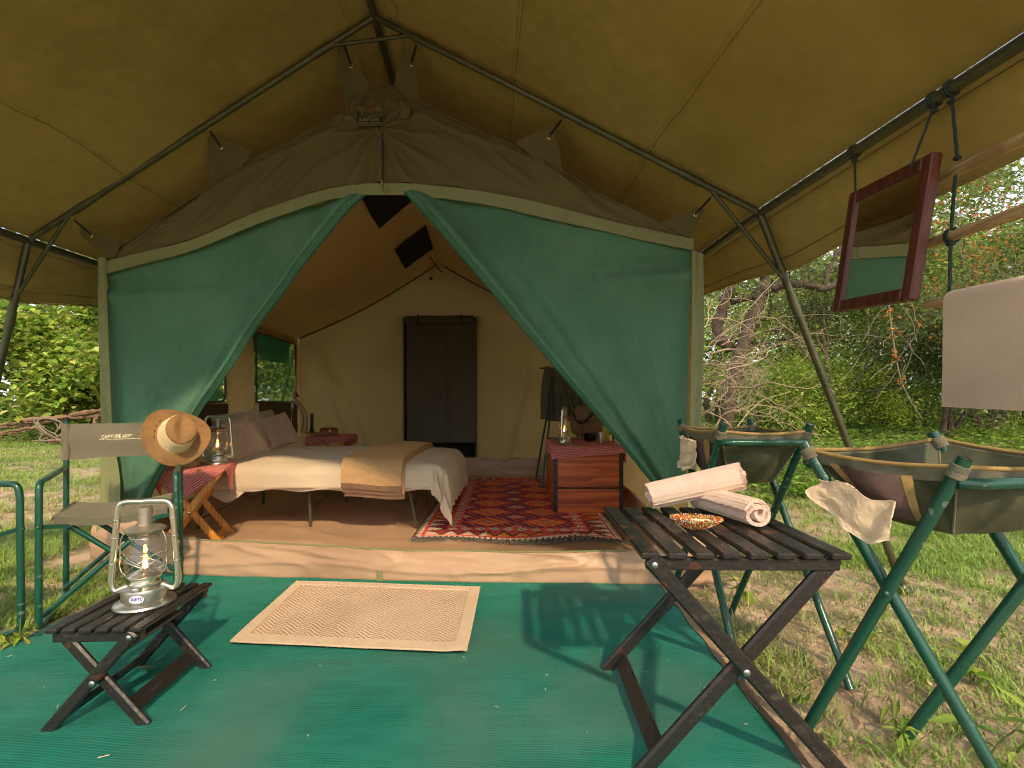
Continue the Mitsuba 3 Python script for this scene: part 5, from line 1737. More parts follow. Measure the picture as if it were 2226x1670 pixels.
part(ch, 'edge_strip', xf(box((.006, CD, .026), .001), MC @ mv(-CW / 2 - .001, 0, .015)), 'm_slat')
part(ch, 'lid', xf(box((CW + .01, CD + .01, .016), .004), MC @ mv(0, 0, CH + .002)), 'm_slat')
table_cloth('tablecloth', 'red polka dot cloth spread over the wooden chest', MC @ mv(0, -.10, 0), CW / 2 + .006, .46, CH + .011, (.86, 1.10), math.radians(5), 2, n=80)


def cup(label, x, y, z):
    k = thing('cup', label, 'cup')
    part(k, 'body', lathe([(0, .004), (.031, .004), (.033, .0), (.035, .004), (.039, .085), (.0405, .10), (.0385, .10), (.037, .09), (.033, .008), (0, .008)], 24, (x, y, z)), 'm_steel')


ZC = CH + .016
cup('shiny steel cup near the front of the chest, beside the mesh panel', .835, 4.52, ZC)
cup('second steel cup on the chest, partly behind the mesh panel', .985, 4.58, ZC)
lm = thing('bottle', 'yellow green bottle behind the cups on the chest', 'bottle')
part(lm, 'body', lathe([(0, 0), (.034, 0), (.036, .006), (.036, .13), (.028, .16), (.015, .175), (0, .176)], 20, (.93, 4.80, ZC)), 'm_lime')
part(lm, 'cap', lathe([(.015, .17), (.016, .175), (.016, .20), (0, .202)], 16, (.93, 4.80, ZC)), 'm_white')
mg = thing('mug', 'dark metal mug lying on its side beside the steel cup', 'mug')
part(mg, 'body', xf(lathe([(0, 0), (.036, 0), (.038, .004), (.040, .09), (.037, .09), (.035, .006), (0, .006)], 20), mv(.80, 4.72, ZC + .042) @ rot([0, 0, 1], 25) @ rot([0, 1, 0], -90)), 'm_torch')

# ================================================================ clothes stand with shirt and bag
cs = thing('clothes_stand', 'green tube clothes stand against the back wall', 'clothes stand')
ap = A([.52, 5.72, 1.43])
for a in ((.33, 5.42, .035), (.30, 6.10, .035), (.98, 5.42, .035), (.98, 6.10, .035)):
    t_ = ap + A([.0 if a[0] < .5 else .02, (a[1] - 5.72) * .08, 0])
    part(cs, 'leg', tube([a, t_], .0115, 8), 'm_green_tube', smooth=True)
part(cs, 'foot_bar', tube([(.33, 5.42, .05), (.30, 6.10, .05)], .009, 8), 'm_green_tube', smooth=True)
part(cs, 'top_bar', tube([(.33, 5.74, 1.40), (.95, 5.74, 1.40)], .010, 8), 'm_green_tube', smooth=True)
sh = thing('shirt', 'dark olive long sleeved shirt hanging on the clothes stand', 'shirt')


def shirt_body(S, T):
    w = np.interp(T, [0, .08, .3, 1], [.06, .185, .20, .22])
    x = .62 + (S - .5) * 2 * w; z = 1.475 - T * .70 - .07 * np.abs(S - .5) * 2 * (T < .1)
    y = 5.70 - .050 * np.cos((S - .5) * 3.0) - .022 * np.sin(S * 22 + T * 2) * T - .01
    return np.stack([x, y, z], -1)


part(sh, 'body', thick(patch(shirt_body, 60, 40), .004, 60, 40), 'm_shirt', smooth=60)


def sleeve(sx):
    c = A([(.62 + sx * .175, 5.68, 1.40), (.62 + sx * .215, 5.665, 1.22), (.62 + sx * .235, 5.66, 1.02), (.62 + sx * .245, 5.65, .80)])
    ti = np.linspace(0, 1, 26)
    c = np.stack([PC([0, .35, .65, 1], c[:, k])(ti) for k in range(3)], -1)
    m = tube(c, np.interp(ti, [0, .2, .8, 1], [.055, .062, .048, .038]) * (1 + .10 * np.sin(ti * 34) * ti), 14)
    return (m[0] * [1, .6, 1] + [0, 5.66 * .4, 0], m[1])


for sx in (-1, 1):
    slv_ = part(sh, 'sleeve', sleeve(sx), 'm_shirt', smooth=True)
part(sh, 'collar', xf(tube(fillet([(-.09, -.01, 0), (-.05, -.05, .035), (.05, -.05, .035), (.09, -.01, 0)], .03), .016, 8), mv(.62, 5.66, 1.455)), 'm_shirt', smooth=True)
for sx in (-1, 1):
    part(sh, 'pocket', xf(box((.11, .004, .13), .002), mv(.62 + sx * .085, 5.635, 1.16)), 'm_shirt')
bg = thing('bag', 'brown canvas bag with dark strap behind the lantern on the chest', 'bag')
q = trimesh.creation.icosphere(3, 1.0); v = np.array(q.vertices)
v = np.sign(v) * np.abs(v) ** .6 * [.24, .12, .17]; v += .03 * nz(v, 6, 2)[:, None]
part(bg, 'body', (v + [.86, 5.15, .80], q.faces), 'm_bag', smooth=True)
part(bg, 'flap', thick(patch(lambda S, T: np.stack([.66 + S * .40, 5.03 + .0 * S - .035 * np.sin(np.pi * T * .5), .95 - T * .14 + .012 * np.sin(S * 9)], -1), 20, 10), .006, 20, 10), 'm_bag', smooth=60)
part(bg, 'strap', tube(fillet([(.62, 5.05, .90), (.70, 5.00, .76), (.80, 4.99, .84), (.88, 4.98, .95), (1.0, 5.0, .99)], .08, 6), .013, 8), 'm_strap', smooth=True)
# ================================================================ vegetation
def leaf_mesh(pos, size, rs, col, aspect=.55, droop=.35, fold=.25, up=.55, cvar=.35):
    """many small folded leaves: 4 triangles each (two halves, pointed tip); returns v, f, colours"""
    n = len(pos)
    size = np.broadcast_to(size, (n,)) * rs.uniform(.65, 1.35, n)
    az = rs.uniform(0, 2 * np.pi, n)
    d = np.stack([np.cos(az), np.sin(az), rs.normal(-droop, .35, n)], -1); d /= np.linalg.norm(d, axis=1, keepdims=True)
    nn = rs.normal(0, 1, (n, 3)); nn[:, 2] = np.abs(nn[:, 2]) + up * 2
    s = np.cross(d, nn); s /= np.linalg.norm(s, axis=1, keepdims=True); nn = np.cross(s, d)
    L = size[:, None]; Wd = L * aspect * .5
    base, tip = pos, pos + d * L
    mid = pos + d * L * .45
    m0 = mid - nn * L * .02
    a, b = mid + s * Wd + nn * Wd * fold, mid - s * Wd + nn * Wd * fold
    v = np.stack([base, m0, tip - nn * L * .08, a, b], 1).reshape(-1, 3)
    k = np.arange(n)[:, None] * 5
    f = np.concatenate([k + [0, 1, 3], k + [1, 2, 3], k + [0, 4, 1], k + [1, 4, 2]], 0)
    c = np.asarray(col, float)
    c = c[rs.integers(len(c), size=n)] if c.ndim == 2 else np.tile(c, (n, 1))
    c = c * np.exp(rs.normal(0, cvar, (n, 1))) * np.exp(rs.normal(0, .08, (n, 3)))
    return v, f, np.repeat(np.clip(c, .004, .7), 5, 0)


def branch_path(p, d, L, rs, n=7, wander=.25, grav=0.0):
    pts = [A(p, float)]; d = nrm(d)
    for i in range(n - 1):
        d = nrm(d + rs.normal(0, wander, 3) * .5 + A([0, 0, grav]))
        pts.append(pts[-1] + d * L / (n - 1))
    return np.array(pts)


def grow(base, d, L, r, rs, depth, out, tips, split=(2, 4), spread=.75, wander=.25, grav=.05, shrink=.68):
    pts = branch_path(base, d, L, rs, 7, wander, grav)
    out.append((pts, np.linspace(r, r * .6, len(pts))))
    if depth == 0:
        tips.extend(pts[2:]); return
    if depth <= 1:
        tips.extend(pts[4:])
    for i in range(rs.integers(*split)):
        k = rs.integers(3, len(pts)) if i else len(pts) - 1
        dd = nrm(pts[min(k, 6)] - pts[min(k, 6) - 1])
        nd = nrm(dd + rs.normal(0, spread, 3))
        grow(pts[k], nd, L * shrink * rs.uniform(.7, 1.2), r * .58, rs, depth - 1, out, tips, split, spread, wander, grav, shrink)


def tree(label, base, trunks, depth, leaf_n, leaf_size, col, seed, bark='m_bark', clump=.28, group=None, aspect=.5, r=.08, spread=.7, grav=.06, split=(2, 4), name='tree', cat_='tree', extra=None, cvar=.35, up=.2):
    rs = np.random.default_rng(seed)
    out, tips = [], []
    for (d, L, off) in trunks:
        grow(A(base) + A(off), d, L, r, rs, depth, out, tips, split, spread, .25, grav)
    k = thing(name, label, cat_, group)
    part(k, 'trunk', cat(*[tube(p, rr, 7 if rr[0] > .02 else 4, caps=False) for p, rr in out]), bark, smooth=True)
    tips = np.array(tips)
    if extra is not None:
        tips = np.vstack([tips, extra])
    q = tips[rs.integers(len(tips), size=leaf_n)] + rs.normal(0, clump, (leaf_n, 3)) * [1, 1, .7]
    q = q[q[:, 2] > .05]
    v, f, c = leaf_mesh(q, leaf_size, rs, col, aspect, cvar=cvar, up=up)
    part(k, 'crown', (v, f), 'm_leaf', smooth=False, color=c)
    return k, tips


GREEN = A([(.28, .39, .075), (.34, .44, .09), (.21, .31, .065), (.40, .46, .12)])
LIME = A([(.31, .43, .07), (.38, .48, .09), (.22, .34, .055), (.44, .50, .12)])
DARK = A([(.17, .24, .075), (.23, .285, .10), (.28, .315, .13), (.14, .185, .06)])

# --- left: broad leaved bushes, logs
tree('broad leaved bright green bush behind the logs, at the left edge of the photo', (-12.4, 13.4, 0), [((.1, -.3, 1), 1.7, (0, 0, 0)), ((-.5, -.2, 1), 1.8, (-.3, 0, 0)), ((.6, -.1, 1), 1.6, (.4, .1, 0)), ((0, .4, 1), 2.2, (-.7, .5, 0))], 3, 11000, .20, LIME, 21, clump=.36, aspect=.72, r=.05, name='bush', cat_='bush', up=.9)
tree('broad leaved bright green bush beside the tent, just left of its corner', (-10.3, 12.9, 0), [((.1, -.3, 1), 1.5, (0, 0, 0)), ((-.5, -.2, 1), 1.6, (-.3, 0, 0)), ((.6, -.1, 1), 1.5, (.4, .1, 0)), ((0, .4, 1), 2.0, (.5, .5, 0))], 3, 11000, .18, LIME, 22, clump=.36, aspect=.72, r=.05, name='bush', cat_='bush', up=.9)
tree('tall green thicket tree rising behind the left bushes', (-13.2, 17.0, 0), [((.1, 0, 1), 3.0, (0, 0, 0)), ((-.4, .1, 1), 2.8, (-.8, .2, 0)), ((.5, 0, 1), 2.6, (.9, 0, 0))], 3, 15000, .22, GREEN, 23, clump=.6, aspect=.6, r=.10)
tree('second green thicket tree behind the left bushes, nearer the tent', (-9.8, 16.5, 0), [((.1, 0, 1), 2.6, (0, 0, 0)), ((-.4, .1, 1), 2.8, (-.8, .2, 0)), ((.5, 0, 1), 2.6, (.9, 0, 0))], 3, 15000, .21, GREEN, 24, clump=.6, aspect=.6, r=.10)

rs = np.random.default_rng(40)


def log(label, a, b, r0, r1, seed, arch=.0, name='log'):
    a, b = A(a, float), A(b, float); n = 26; t = np.linspace(0, 1, n)
    c = a + t[:, None] * (b - a) + .10 * np.stack([nz(np.stack([t * 3, 0 * t + seed + k * 7, 0 * t], -1), 1, 1) for k in range(3)], -1)
    c[:, 2] += arch * np.sin(np.pi * t)
    r = (r0 + (r1 - r0) * t) * (1 + .35 * nz(np.stack([t * 9, 0 * t + seed, 0 * t], -1), 1, 6))
    m = tube(c, r, 12)
    v = m[0]; w = v[:-2].reshape(n, 12, 3); cc = w.mean(1, keepdims=True)
    w = cc + (w - cc) * (1 + .22 * np.sin(np.arange(12) * 2 * np.pi / 3 + seed)[None, :, None] + .12 * rs.normal(0, 1, (1, 12, 1)))
    k = numbered(name)
    strands = []
    tt = np.linspace(0, 1, 60); cc2 = np.stack([np.interp(tt, t, c[:, j]) for j in range(3)], -1); rr2 = np.interp(tt, t, r)
    for s in range(4):
        a = tt * (7 + seed) + s * np.pi / 2 + .8 * rs.normal() + .25 * np.cumsum(rs.normal(0, .5, 60))
        o = np.stack([.3 * np.cos(a), np.cos(a + 1), np.sin(a)], -1) * (rr2 * .62)[:, None]
        lo, hi = int(rs.integers(0, 8)), int(rs.integers(48, 60))
        strands.append(tube((cc2 + o)[lo:hi], (rr2 * rs.uniform(.38, .62) * (1 + .25 * rs.normal(0, 1, 60)))[lo:hi], 7))
    scene[k] = mikit.ply(cat(*strands), 'm_log', smooth=50)
    labels[k] = {'label': label, 'category': 'log'}
    return k


log('long twisted grey log lying propped across the left background', (-13.4, 11.6, .20), (-9.0, 12.0, .92), .07, .10, 1, .0)
log('second twisted log lying just above and behind the long log', (-11.2, 12.2, .62), (-8.8, 12.3, .78), .06, .10, 2, .08)
log('thinner fallen branch lying on the grass at the far left', (-12.9, 10.9, .02), (-10.9, 11.5, .42), .06, .045, 3)
log('pale log lying flat on the grass below the others', (-10.9, 11.2, .05), (-9.4, 11.3, .14), .05, .04, 4)
log('short upright stake standing under the long log', (-9.95, 11.5, 0), (-9.85, 11.45, .66), .05, .045, 5)
vk = thing('dead_vine', 'knotted dry vine curling below the logs on the left', 'vine')
vm = []
for i in range(9):
    th = np.linspace(0, 5 + i * .4, 40)
    vm.append(tube(np.stack([-10.75 + .22 * np.cos(th + i) + .05 * th * rs.normal() * .3, 11.25 + .10 * np.sin(th * 1.3 + i), .36 + .26 * np.sin(th * .8 + i * .7)], -1), .018, 6))
part(vk, 'stem', cat(*vm), 'm_bark_pale', smooth=True)

# --- right: trees
ROFF = lambda u, v, y: P(u, v, y)
# gnarled leaning tree with a horizontal limb
gt_k = thing('tree', 'gnarled dark tree with a long horizontal limb behind the dry vines', 'tree')
T1 = [[(1580, 880, 10.6), (1600, 800, 10.7), (1625, 715, 10.8), (1650, 650, 10.9), (1662, 610, 11.0), (1655, 560, 11.0), (1640, 480, 11.2)],
      [(1590, 760, 11.0), (1560, 715, 11.1), (1572, 660, 11.1), (1590, 620, 11.1), (1600, 560, 11.2), (1610, 480, 11.4)],
      [(1655, 640, 10.9), (1690, 622, 10.7), (1740, 618, 10.5), (1790, 628, 10.3), (1850, 605, 10.2), (1930, 590, 10.2)],
      [(1590, 655, 11.1), (1620, 650, 10.9), (1645, 640, 10.9), (1675, 625, 10.8)],
      [(1790, 626, 10.3), (1815, 560, 10.4), (1850, 500, 10.5), (1890, 420, 10.7)],
      [(1640, 500, 11.2), (1700, 470, 11.2), (1780, 480, 11.2)]]
RR = [(.15, .10), (.13, .09), (.11, .05), (.08, .07), (.05, .02), (.07, .03)]
ms = []
for pl, (ra, rb) in zip(T1, RR):
    pts = A([P(*q) for q in pl]); ti = np.linspace(0, 1, 30); tt = np.linspace(0, 1, len(pts))
    pts = np.stack([PC(tt, pts[:, k])(ti) for k in range(3)], -1) + .04 * rs.normal(0, .5, (30, 3))
    if pl is T1[0]:
        pts[0][2] = 0
    ms.append(tube(pts, np.linspace(ra, rb, 30) * (1 + .12 * rs.normal(0, 1, 30)), 10))
part(gt_k, 'trunk', cat(*ms), 'm_bark', smooth=True)
tips = [P(u, v, y) for u, v, y in zip(rs.uniform(1530, 1990, 90), rs.uniform(390, 640, 90), rs.uniform(10.2, 13.5, 90))]
tw, q = [], []
for t in tips:
    for j in range(4):
        b = branch_path(t, rs.normal(0, 1, 3), .7, rs, 6, .4, -.05); tw.append(tube(b, .008, 4, caps=False)); q.append(b)
part(gt_k, 'twigs', cat(*tw), 'm_bark', smooth=True, kind='stuff')
q = np.vstack(q); q = q[rs.integers(len(q), size=17000)] + rs.normal(0, .14, (17000, 3))
v, f, c = leaf_mesh(q, .075, rs, DARK, .45)
part(gt_k, 'crown', (v, f), 'm_leaf', smooth=False, color=c)

# tangle of dry vines hanging by the tent
tg = thing('dry_vine_tangle', 'tangle of pale leafless vines and twigs right of the tent', 'vines')
ms, cs_ = [], []
for i in range(15):
    out_, tp_ = [], []
    p = P(rs.uniform(1490, 1585), rs.uniform(700, 930), rs.uniform(6.8, 9.0)); p[2] = max(p[2], .05)
    grow(p, A([1, rs.normal(0, .5), rs.normal(.15, .5)]), rs.uniform(.5, .9), rs.uniform(.009, .016), rs, 3, out_, tp_, (2, 4), .65, .42, -.04, .72)
    for pts, rr_ in out_:
        pts[:, 2] = np.maximum(pts[:, 2], .02)
        m = tube(pts, np.maximum(rr_, .0028), 5, caps=False)
        ms.append(m); cs_.append(np.tile(A([.36, .265, .175]) * rs.uniform(.55, 1.3), (len(m[0]), 1)))
for i in range(40):
    u0, v0 = rs.uniform(1500, 1610), rs.uniform(740, 940) if rs.random() < .8 else rs.uniform(580, 740)
    y0 = rs.uniform(6.6, 9.2)
    p = P(u0, v0, y0); p[2] = max(p[2], .05)
    az = rs.normal(0.1, .6); d = A([math.cos(az), math.sin(az) * .6, rs.normal(.25, .45)])
    L = rs.uniform(.6, 2.0); n = 16
    pts = [p]; curl = rs.normal(0, .20); d = nrm(d); gr = rs.uniform(-.12, .03)
    for k in range(n - 1):
        c_, s_ = math.cos(curl), math.sin(curl)
        d = nrm(A([d[0] * c_ - d[2] * s_, d[1], d[0] * s_ + d[2] * c_]) + rs.normal(0, .10, 3) + A([0, 0, gr]))
        q = pts[-1] + d * L / n; q[2] = max(q[2], .03); pts.append(q)
    pts = A(pts)
    m = tube(pts, np.linspace(1, .45, n) * rs.uniform(.005, .011), 5, caps=False)
    ms.append(m); col = A([.34, .25, .165]) * rs.uniform(.5, 1.35) * A([1, rs.uniform(.92, 1.08), rs.uniform(.85, 1.05)])
    cs_.append(np.tile(col, (len(m[0]), 1)))
part(tg, 'vine', cat(*ms), 'm_dry', smooth=True, color=np.vstack(cs_), kind='stuff')

# slender many stemmed tree
tree('slender pale tree whose stems fan out above a bare lower trunk', P(1828, 884, 14.2) * [1, 1, 0], [((0, 0, 1), 1.95, (0, 0, 0))], 4, 5200, .075, A([(.075, .10, .03), (.10, .13, .035), (.055, .075, .025)]), 31, 'm_bark_pale', clump=.34, r=.085, spread=.42, grav=.10, split=(3, 5), aspect=.45)
# orange podded tree at the right
pt_k, ptips = tree('dense dark leaved tree dotted with orange pods behind the towel rail', P(2050, 880, 12.4) * [1, 1, 0], [((-.12, 0, 1), 1.7, (0, 0, 0)), ((.2, .1, 1), 1.9, (.15, 0, 0)), ((.6, 0, 1), 2.1, (.3, .2, 0))], 4, 44000, .085, DARK, 33, clump=.40, r=.075, spread=.72, split=(3, 4), grav=.07,
                   extra=A([P(u, v, y) for u, v, y in zip(rs.uniform(1890, 2260, 260), 330 + 340 * rs.random(260) ** .8, rs.uniform(11.2, 13.8, 260))] + [P(u, v, y) for u, v, y in zip(rs.uniform(1900, 2270, 150), rs.uniform(170, 430, 150), rs.uniform(11.4, 14.5, 150))]))
q = A([P(u, v, y) for u, v, y in zip(np.clip(rs.normal(2100, 95, 330), 1920, 2240), rs.uniform(390, 720, 330), rs.uniform(10.4, 12.0, 330))])
cl = q[rs.integers(60, size=330)] + rs.normal(0, .22, (330, 3))
q = np.vstack([cl[:220], q[220:]])
pm = []
for p in q:
    th = np.linspace(0, 1.6 * np.pi, 7); e1, e2 = nrm(rs.normal(0, 1, 3)), nrm(rs.normal(0, 1, 3))
    pm.append(tube(p + .028 * (np.cos(th)[:, None] * e1 + np.sin(th)[:, None] * e2), .011, 5))
col = np.repeat(A([.50, .17, .035])[None], sum(len(m[0]) for m in pm), 0) * rs.uniform(.6, 1.3, (sum(len(m[0]) for m in pm), 1))
part(pt_k, 'orange_pods', cat(*pm), 'm_dry', smooth=True, color=col, kind='stuff')
tm_ = []
for i in range(170):
    p = P(rs.uniform(1880, 2240), rs.uniform(340, 760), rs.uniform(11, 13))
    tm_.append(tube(branch_path(p, rs.normal(0, 1, 3) - A([0, 0, .5]), rs.uniform(.6, 1.5), rs, 8, .3, -.06), .008, 4, caps=False))
part(pt_k, 'twigs', cat(*tm_), 'm_bark_pale', smooth=True, kind='stuff')
# drooping pale shoot with pods in front of it
ds = thing('drooping_branch', 'long pale drooping shoot with a few orange pods, below the mirror', 'branch')
pp = A([P(u, v, y) for u, v, y in ((1925, 600, 9.4), (1934, 680, 9.4), (1945, 760, 9.35), (1960, 830, 9.3), (1985, 880, 9.2), (2005, 910, 9.1))])
ti = np.linspace(0, 1, 40); pp = np.stack([PC(np.linspace(0, 1, 6), pp[:, k])(ti) for k in range(3)], -1)
part(ds, 'stem', cat(tube(pp, np.linspace(.016, .007, 40), 6), *[tube(branch_path(pp[k], A([dx, 0, -.8]), L, rs, 8, .3, -.05), .006, 5) for k, dx, L in ((6, -.9, .9), (10, .8, 1.0), (18, -.7, .8), (20, -.5, .9), (3, .9, 1.2))]), 'm_bark_pale', smooth=True)
pm = []
for k in (8, 9, 12, 16, 17, 18, 22):
    for j in range(3):
        th = np.linspace(0, 1.6 * np.pi, 8); e1, e2 = nrm(rs.normal(0, 1, 3)), nrm(rs.normal(0, 1, 3))
        pm.append(tube(pp[k] + rs.normal(0, .06, 3) + .028 * (np.cos(th)[:, None] * e1 + np.sin(th)[:, None] * e2), .011, 5))
n_ = sum(len(m[0]) for m in pm)
part(ds, 'pods', cat(*pm), 'm_dry', smooth=True, color=np.tile(A([.52, .17, .03]), (n_, 1)), kind='stuff')

tree('sunlit green bush seen through the mesh window of the tent', (-7.3, 14.6, 0), [((.1, 0, 1), 1.5, (0, 0, 0)), ((-.6, 0, 1), 1.6, (-.4, 0, 0)), ((.7, 0, 1), 1.5, (.5, 0, 0))], 3, 9000, .13, LIME, 71, clump=.5, r=.04, name='bush', cat_='bush')
# bushes and mid-distance trees on the right
for i, (u, y, h, n, sz, col, lab, sd) in enumerate([
        (1690, 14.0, 1.2, 7200, .10, LIME, 'bright green shrub between the dry vines and the slanting frame leg', 51),
        (1760, 16.0, 1.5, 8600, .12, LIME, 'mid green bush directly behind the slanting frame leg', 52),
        (1900, 17.0, 1.35, 7600, .12, LIME, 'light green bush seen below the mirror', 53),
        (1985, 17.0, .95, 4200, .09, GREEN, 'low green bush left of the towel, under the podded tree', 54),
        (2140, 18.0, 1.6, 5200, .10, GREEN, 'green bush partly behind the hanging towel', 55),
        (1610, 17.5, 1.7, 5200, .10, GREEN, 'green bush behind the gnarled tree', 56)]):
    b = P(u, 880, y) * [1, 1, 0]
    tree(lab, b, [((.1, 0, 1), h, (0, 0, 0)), ((-.7, .1, .9), h * .9, (-.3, 0, 0)), ((.7, 0, .9), h * .9, (.3, 0, 0)), ((0, -.5, .8), h * .7, (0, -.3, 0))], 2, n, sz, col, sd, clump=.42, r=.03, name='bush', cat_='bush')
for i, (u, y, h, n, sz, col, lab, sd) in enumerate([
        (1560, 21.0, 3.6, 8000, .13, GREEN, 'tall tree just right of the tent, farthest back', 61),
        (1740, 24.0, 3.4, 8000, .14, A([(.09, .115, .04), (.12, .14, .05), (.07, .09, .03)]), 'tall airy tree behind the upper part of the slanting frame leg', 62),
        (1950, 25.0, 3.6, 8500, .14, GREEN, 'tall airy tree rising behind the mirror', 63),
        (2230, 22.0, 4.0, 9000, .13, DARK, 'tall dark tree at the right edge behind the podded tree', 64)]):
    b = P(u, 880, y) * [1, 1, 0]
    tree(lab, b, [((.05, 0, 1), h, (0, 0, 0)), ((-.35, .1, 1), h * .9, (-.3, 0, 0))], 4, n, sz, col, sd, clump=.55, r=.14, spread=.62, grav=.05)

tree('tall leafy tree closing the view above the towel rail', P(2150, 880, 15.5) * [1, 1, 0], [((.05, 0, 1), 3.6, (0, 0, 0)), ((-.4, .1, 1), 3.2, (-.2, 0, 0)), ((.4, .1, 1), 3.4, (.2, 0, 0))], 4, 34000, .17, GREEN, 66, clump=.55, r=.13, spread=.6, grav=.05)
# far wood closing the view all round the front
rs = np.random.default_rng(77)
N = 190000
az = np.concatenate([rs.uniform(math.radians(-115), math.radians(115), N)])
rr = rs.uniform(30, 46, N)
hgt = (7.5 + 4.2 * (meshkit.noise(np.stack([az * 9, 0 * az, 0 * az], -1), 3)) + 1.5 * meshkit.noise(np.stack([az * 40, rr * .1, 0 * az], -1), 4)) * rs.random(N) ** .8
keepm = meshkit.noise(np.stack([az * 60, hgt * .9, rr * .3], -1), 9) > .30
q = np.stack([rr * np.sin(az), rr * np.cos(az), hgt], -1)[keepm]
v, f, c = leaf_mesh(q, .42, rs, np.vstack([GREEN, LIME[:2], DARK[:2]]), .6)
single('far_wood', (v, f), 'm_leaf', 'mass of green woodland closing the far background', 'woodland', kind='stuff', smooth=False, color=c)

# --- ground cover of small leaves beyond the trampled ground
N = 90000
u = rs.uniform(0, 1, N)
yy = 4.6 + 26 * u ** 1.7
xx = rs.uniform(-1.25, 1.25, N) * yy
h = meshkit.noise(np.stack([xx * .8, yy * .8, 0 * xx], -1), 2)
ok = ~((xx > -3.6) & (xx < 2.0) & (yy < 8.5)) & ((xx > 0) | (yy > 12.2)) & (rs.random(N) < smoothstep.__wrapped__(0, 1, 0) if False else (meshkit.noise(np.stack([xx * 1.3, yy * 1.3, 0 * xx], -1), 6) + np.clip((yy - 5) * .09, 0, .8) > .62))
q = np.stack([xx, yy, .02 + rs.random(N) ** .7 * (.09 + .30 * h * np.clip((yy - 5) / 6, .1, 1))], -1)[ok]
v, f, c = leaf_mesh(q, .060 + .004 * q[:, 1], rs, A([(.15, .26, .035), (.19, .32, .05), (.11, .20, .03), (.22, .33, .07)]), .6, droop=.1, up=1.2)
single('ground_cover', (v, f), 'm_leaf', 'dense low leafy ground cover under the trees', 'ground cover', kind='stuff', smooth=False, color=c)


# --- grass: tufts of bent blades
def grass(n_tuft, xr, yr, dens, hgt, seed, per=(5, 9), green=.5):
    rs = np.random.default_rng(seed)
    x, y = rs.uniform(*xr, n_tuft), rs.uniform(*yr, n_tuft)
    ok = dens(x, y) > rs.random(n_tuft); x, y = x[ok], y[ok]
    nb = rs.integers(*per, len(x)); x, y = np.repeat(x, nb), np.repeat(y, nb)
    tint = np.repeat(meshkit.noise(np.stack([x * .9, y * .9, 0 * x], -1), 8), 1) + rs.normal(0, .12, len(x))
    n = len(x); x = x + rs.normal(0, .018, n); y = y + rs.normal(0, .018, n)
    az = rs.uniform(0, 2 * np.pi, n); h = hgt * rs.uniform(.4, 1.25, n); lean = rs.uniform(.3, 1.3, n)
    w = rs.uniform(.0012, .0030, n); d = np.stack([np.cos(az), np.sin(az)], -1); s = np.stack([-d[:, 1], d[:, 0]], -1)
    P0 = np.stack([x, y, 0 * x - .01], -1)
    rows = []
    for t, ww in ((0, 1), (.45, .85), (.8, .5)):
        c = P0 + np.concatenate([d * (lean * h * t ** 1.6)[:, None], (h * (t - .38 * lean * t * t))[:, None]], 1)
        o = np.concatenate([s * (w * ww)[:, None], 0 * x[:, None]], 1)
        rows += [c - o, c + o]
    rows.append(P0 + np.concatenate([d * (lean * h)[:, None], (h * (1 - .38 * lean))[:, None]], 1))
    v = np.stack(rows, 1).reshape(-1, 3); k = np.arange(n)[:, None] * 7
    f = np.concatenate([k + a for a in ([0, 1, 3], [0, 3, 2], [2, 3, 5], [2, 5, 4], [4, 5, 6])], 0)
    g = np.clip(tint * 1.2 + green - .5 - rs.random(n) * .35, 0, 1)[:, None]
    col = g * A([.21, .32, .05]) + (1 - g) * A([.40, .36, .15])
    col = col * np.exp(rs.normal(0, .22, (n, 1)))
    return v, f, np.repeat(col, 7, 0)


def dens_r(x, y):
    n = meshkit.fbm(np.stack([x * 1.6, y * 1.6, 0 * x], -1), 4, 12)
    off = (x > .90) | (y > 2.62)
    inside = (y > 2.55) & (x < 1.35)
    return np.where(off & ~inside, np.clip((n - .38) * 3.6, .12, 1), 0)


def dens_l(x, y):
    n = meshkit.fbm(np.stack([x * 1.4, y * 1.4, 0 * x], -1), 4, 15)
    return np.where((x < -2.08) & ~((x > -3.0) & (y > 2.9)), np.clip((n - .36) * 3.8, .08, 1), 0)


g1 = grass(32000, (.86, 4.8), (1.05, 5.5), dens_r, .058, 1, green=1.05)
g2 = grass(26000, (1.2, 10), (3.0, 9.5), dens_r, .085, 2, green=.95)
g3 = grass(26000, (-5.2, -2.0), (1.3, 5.5), dens_l, .058, 3, green=1.1)
g4 = grass(32000, (-14, -2.9), (4.0, 13.0), dens_l, .09, 4, green=.92)
m = cat(*[g[:2] for g in (g1, g2, g3, g4)])
single('grass', m, 'm_grass', 'thin patchy grass and dry stalks growing round the tent', 'grass', kind='stuff', smooth=False, color=np.vstack([g[2] for g in (g1, g2, g3, g4)]))


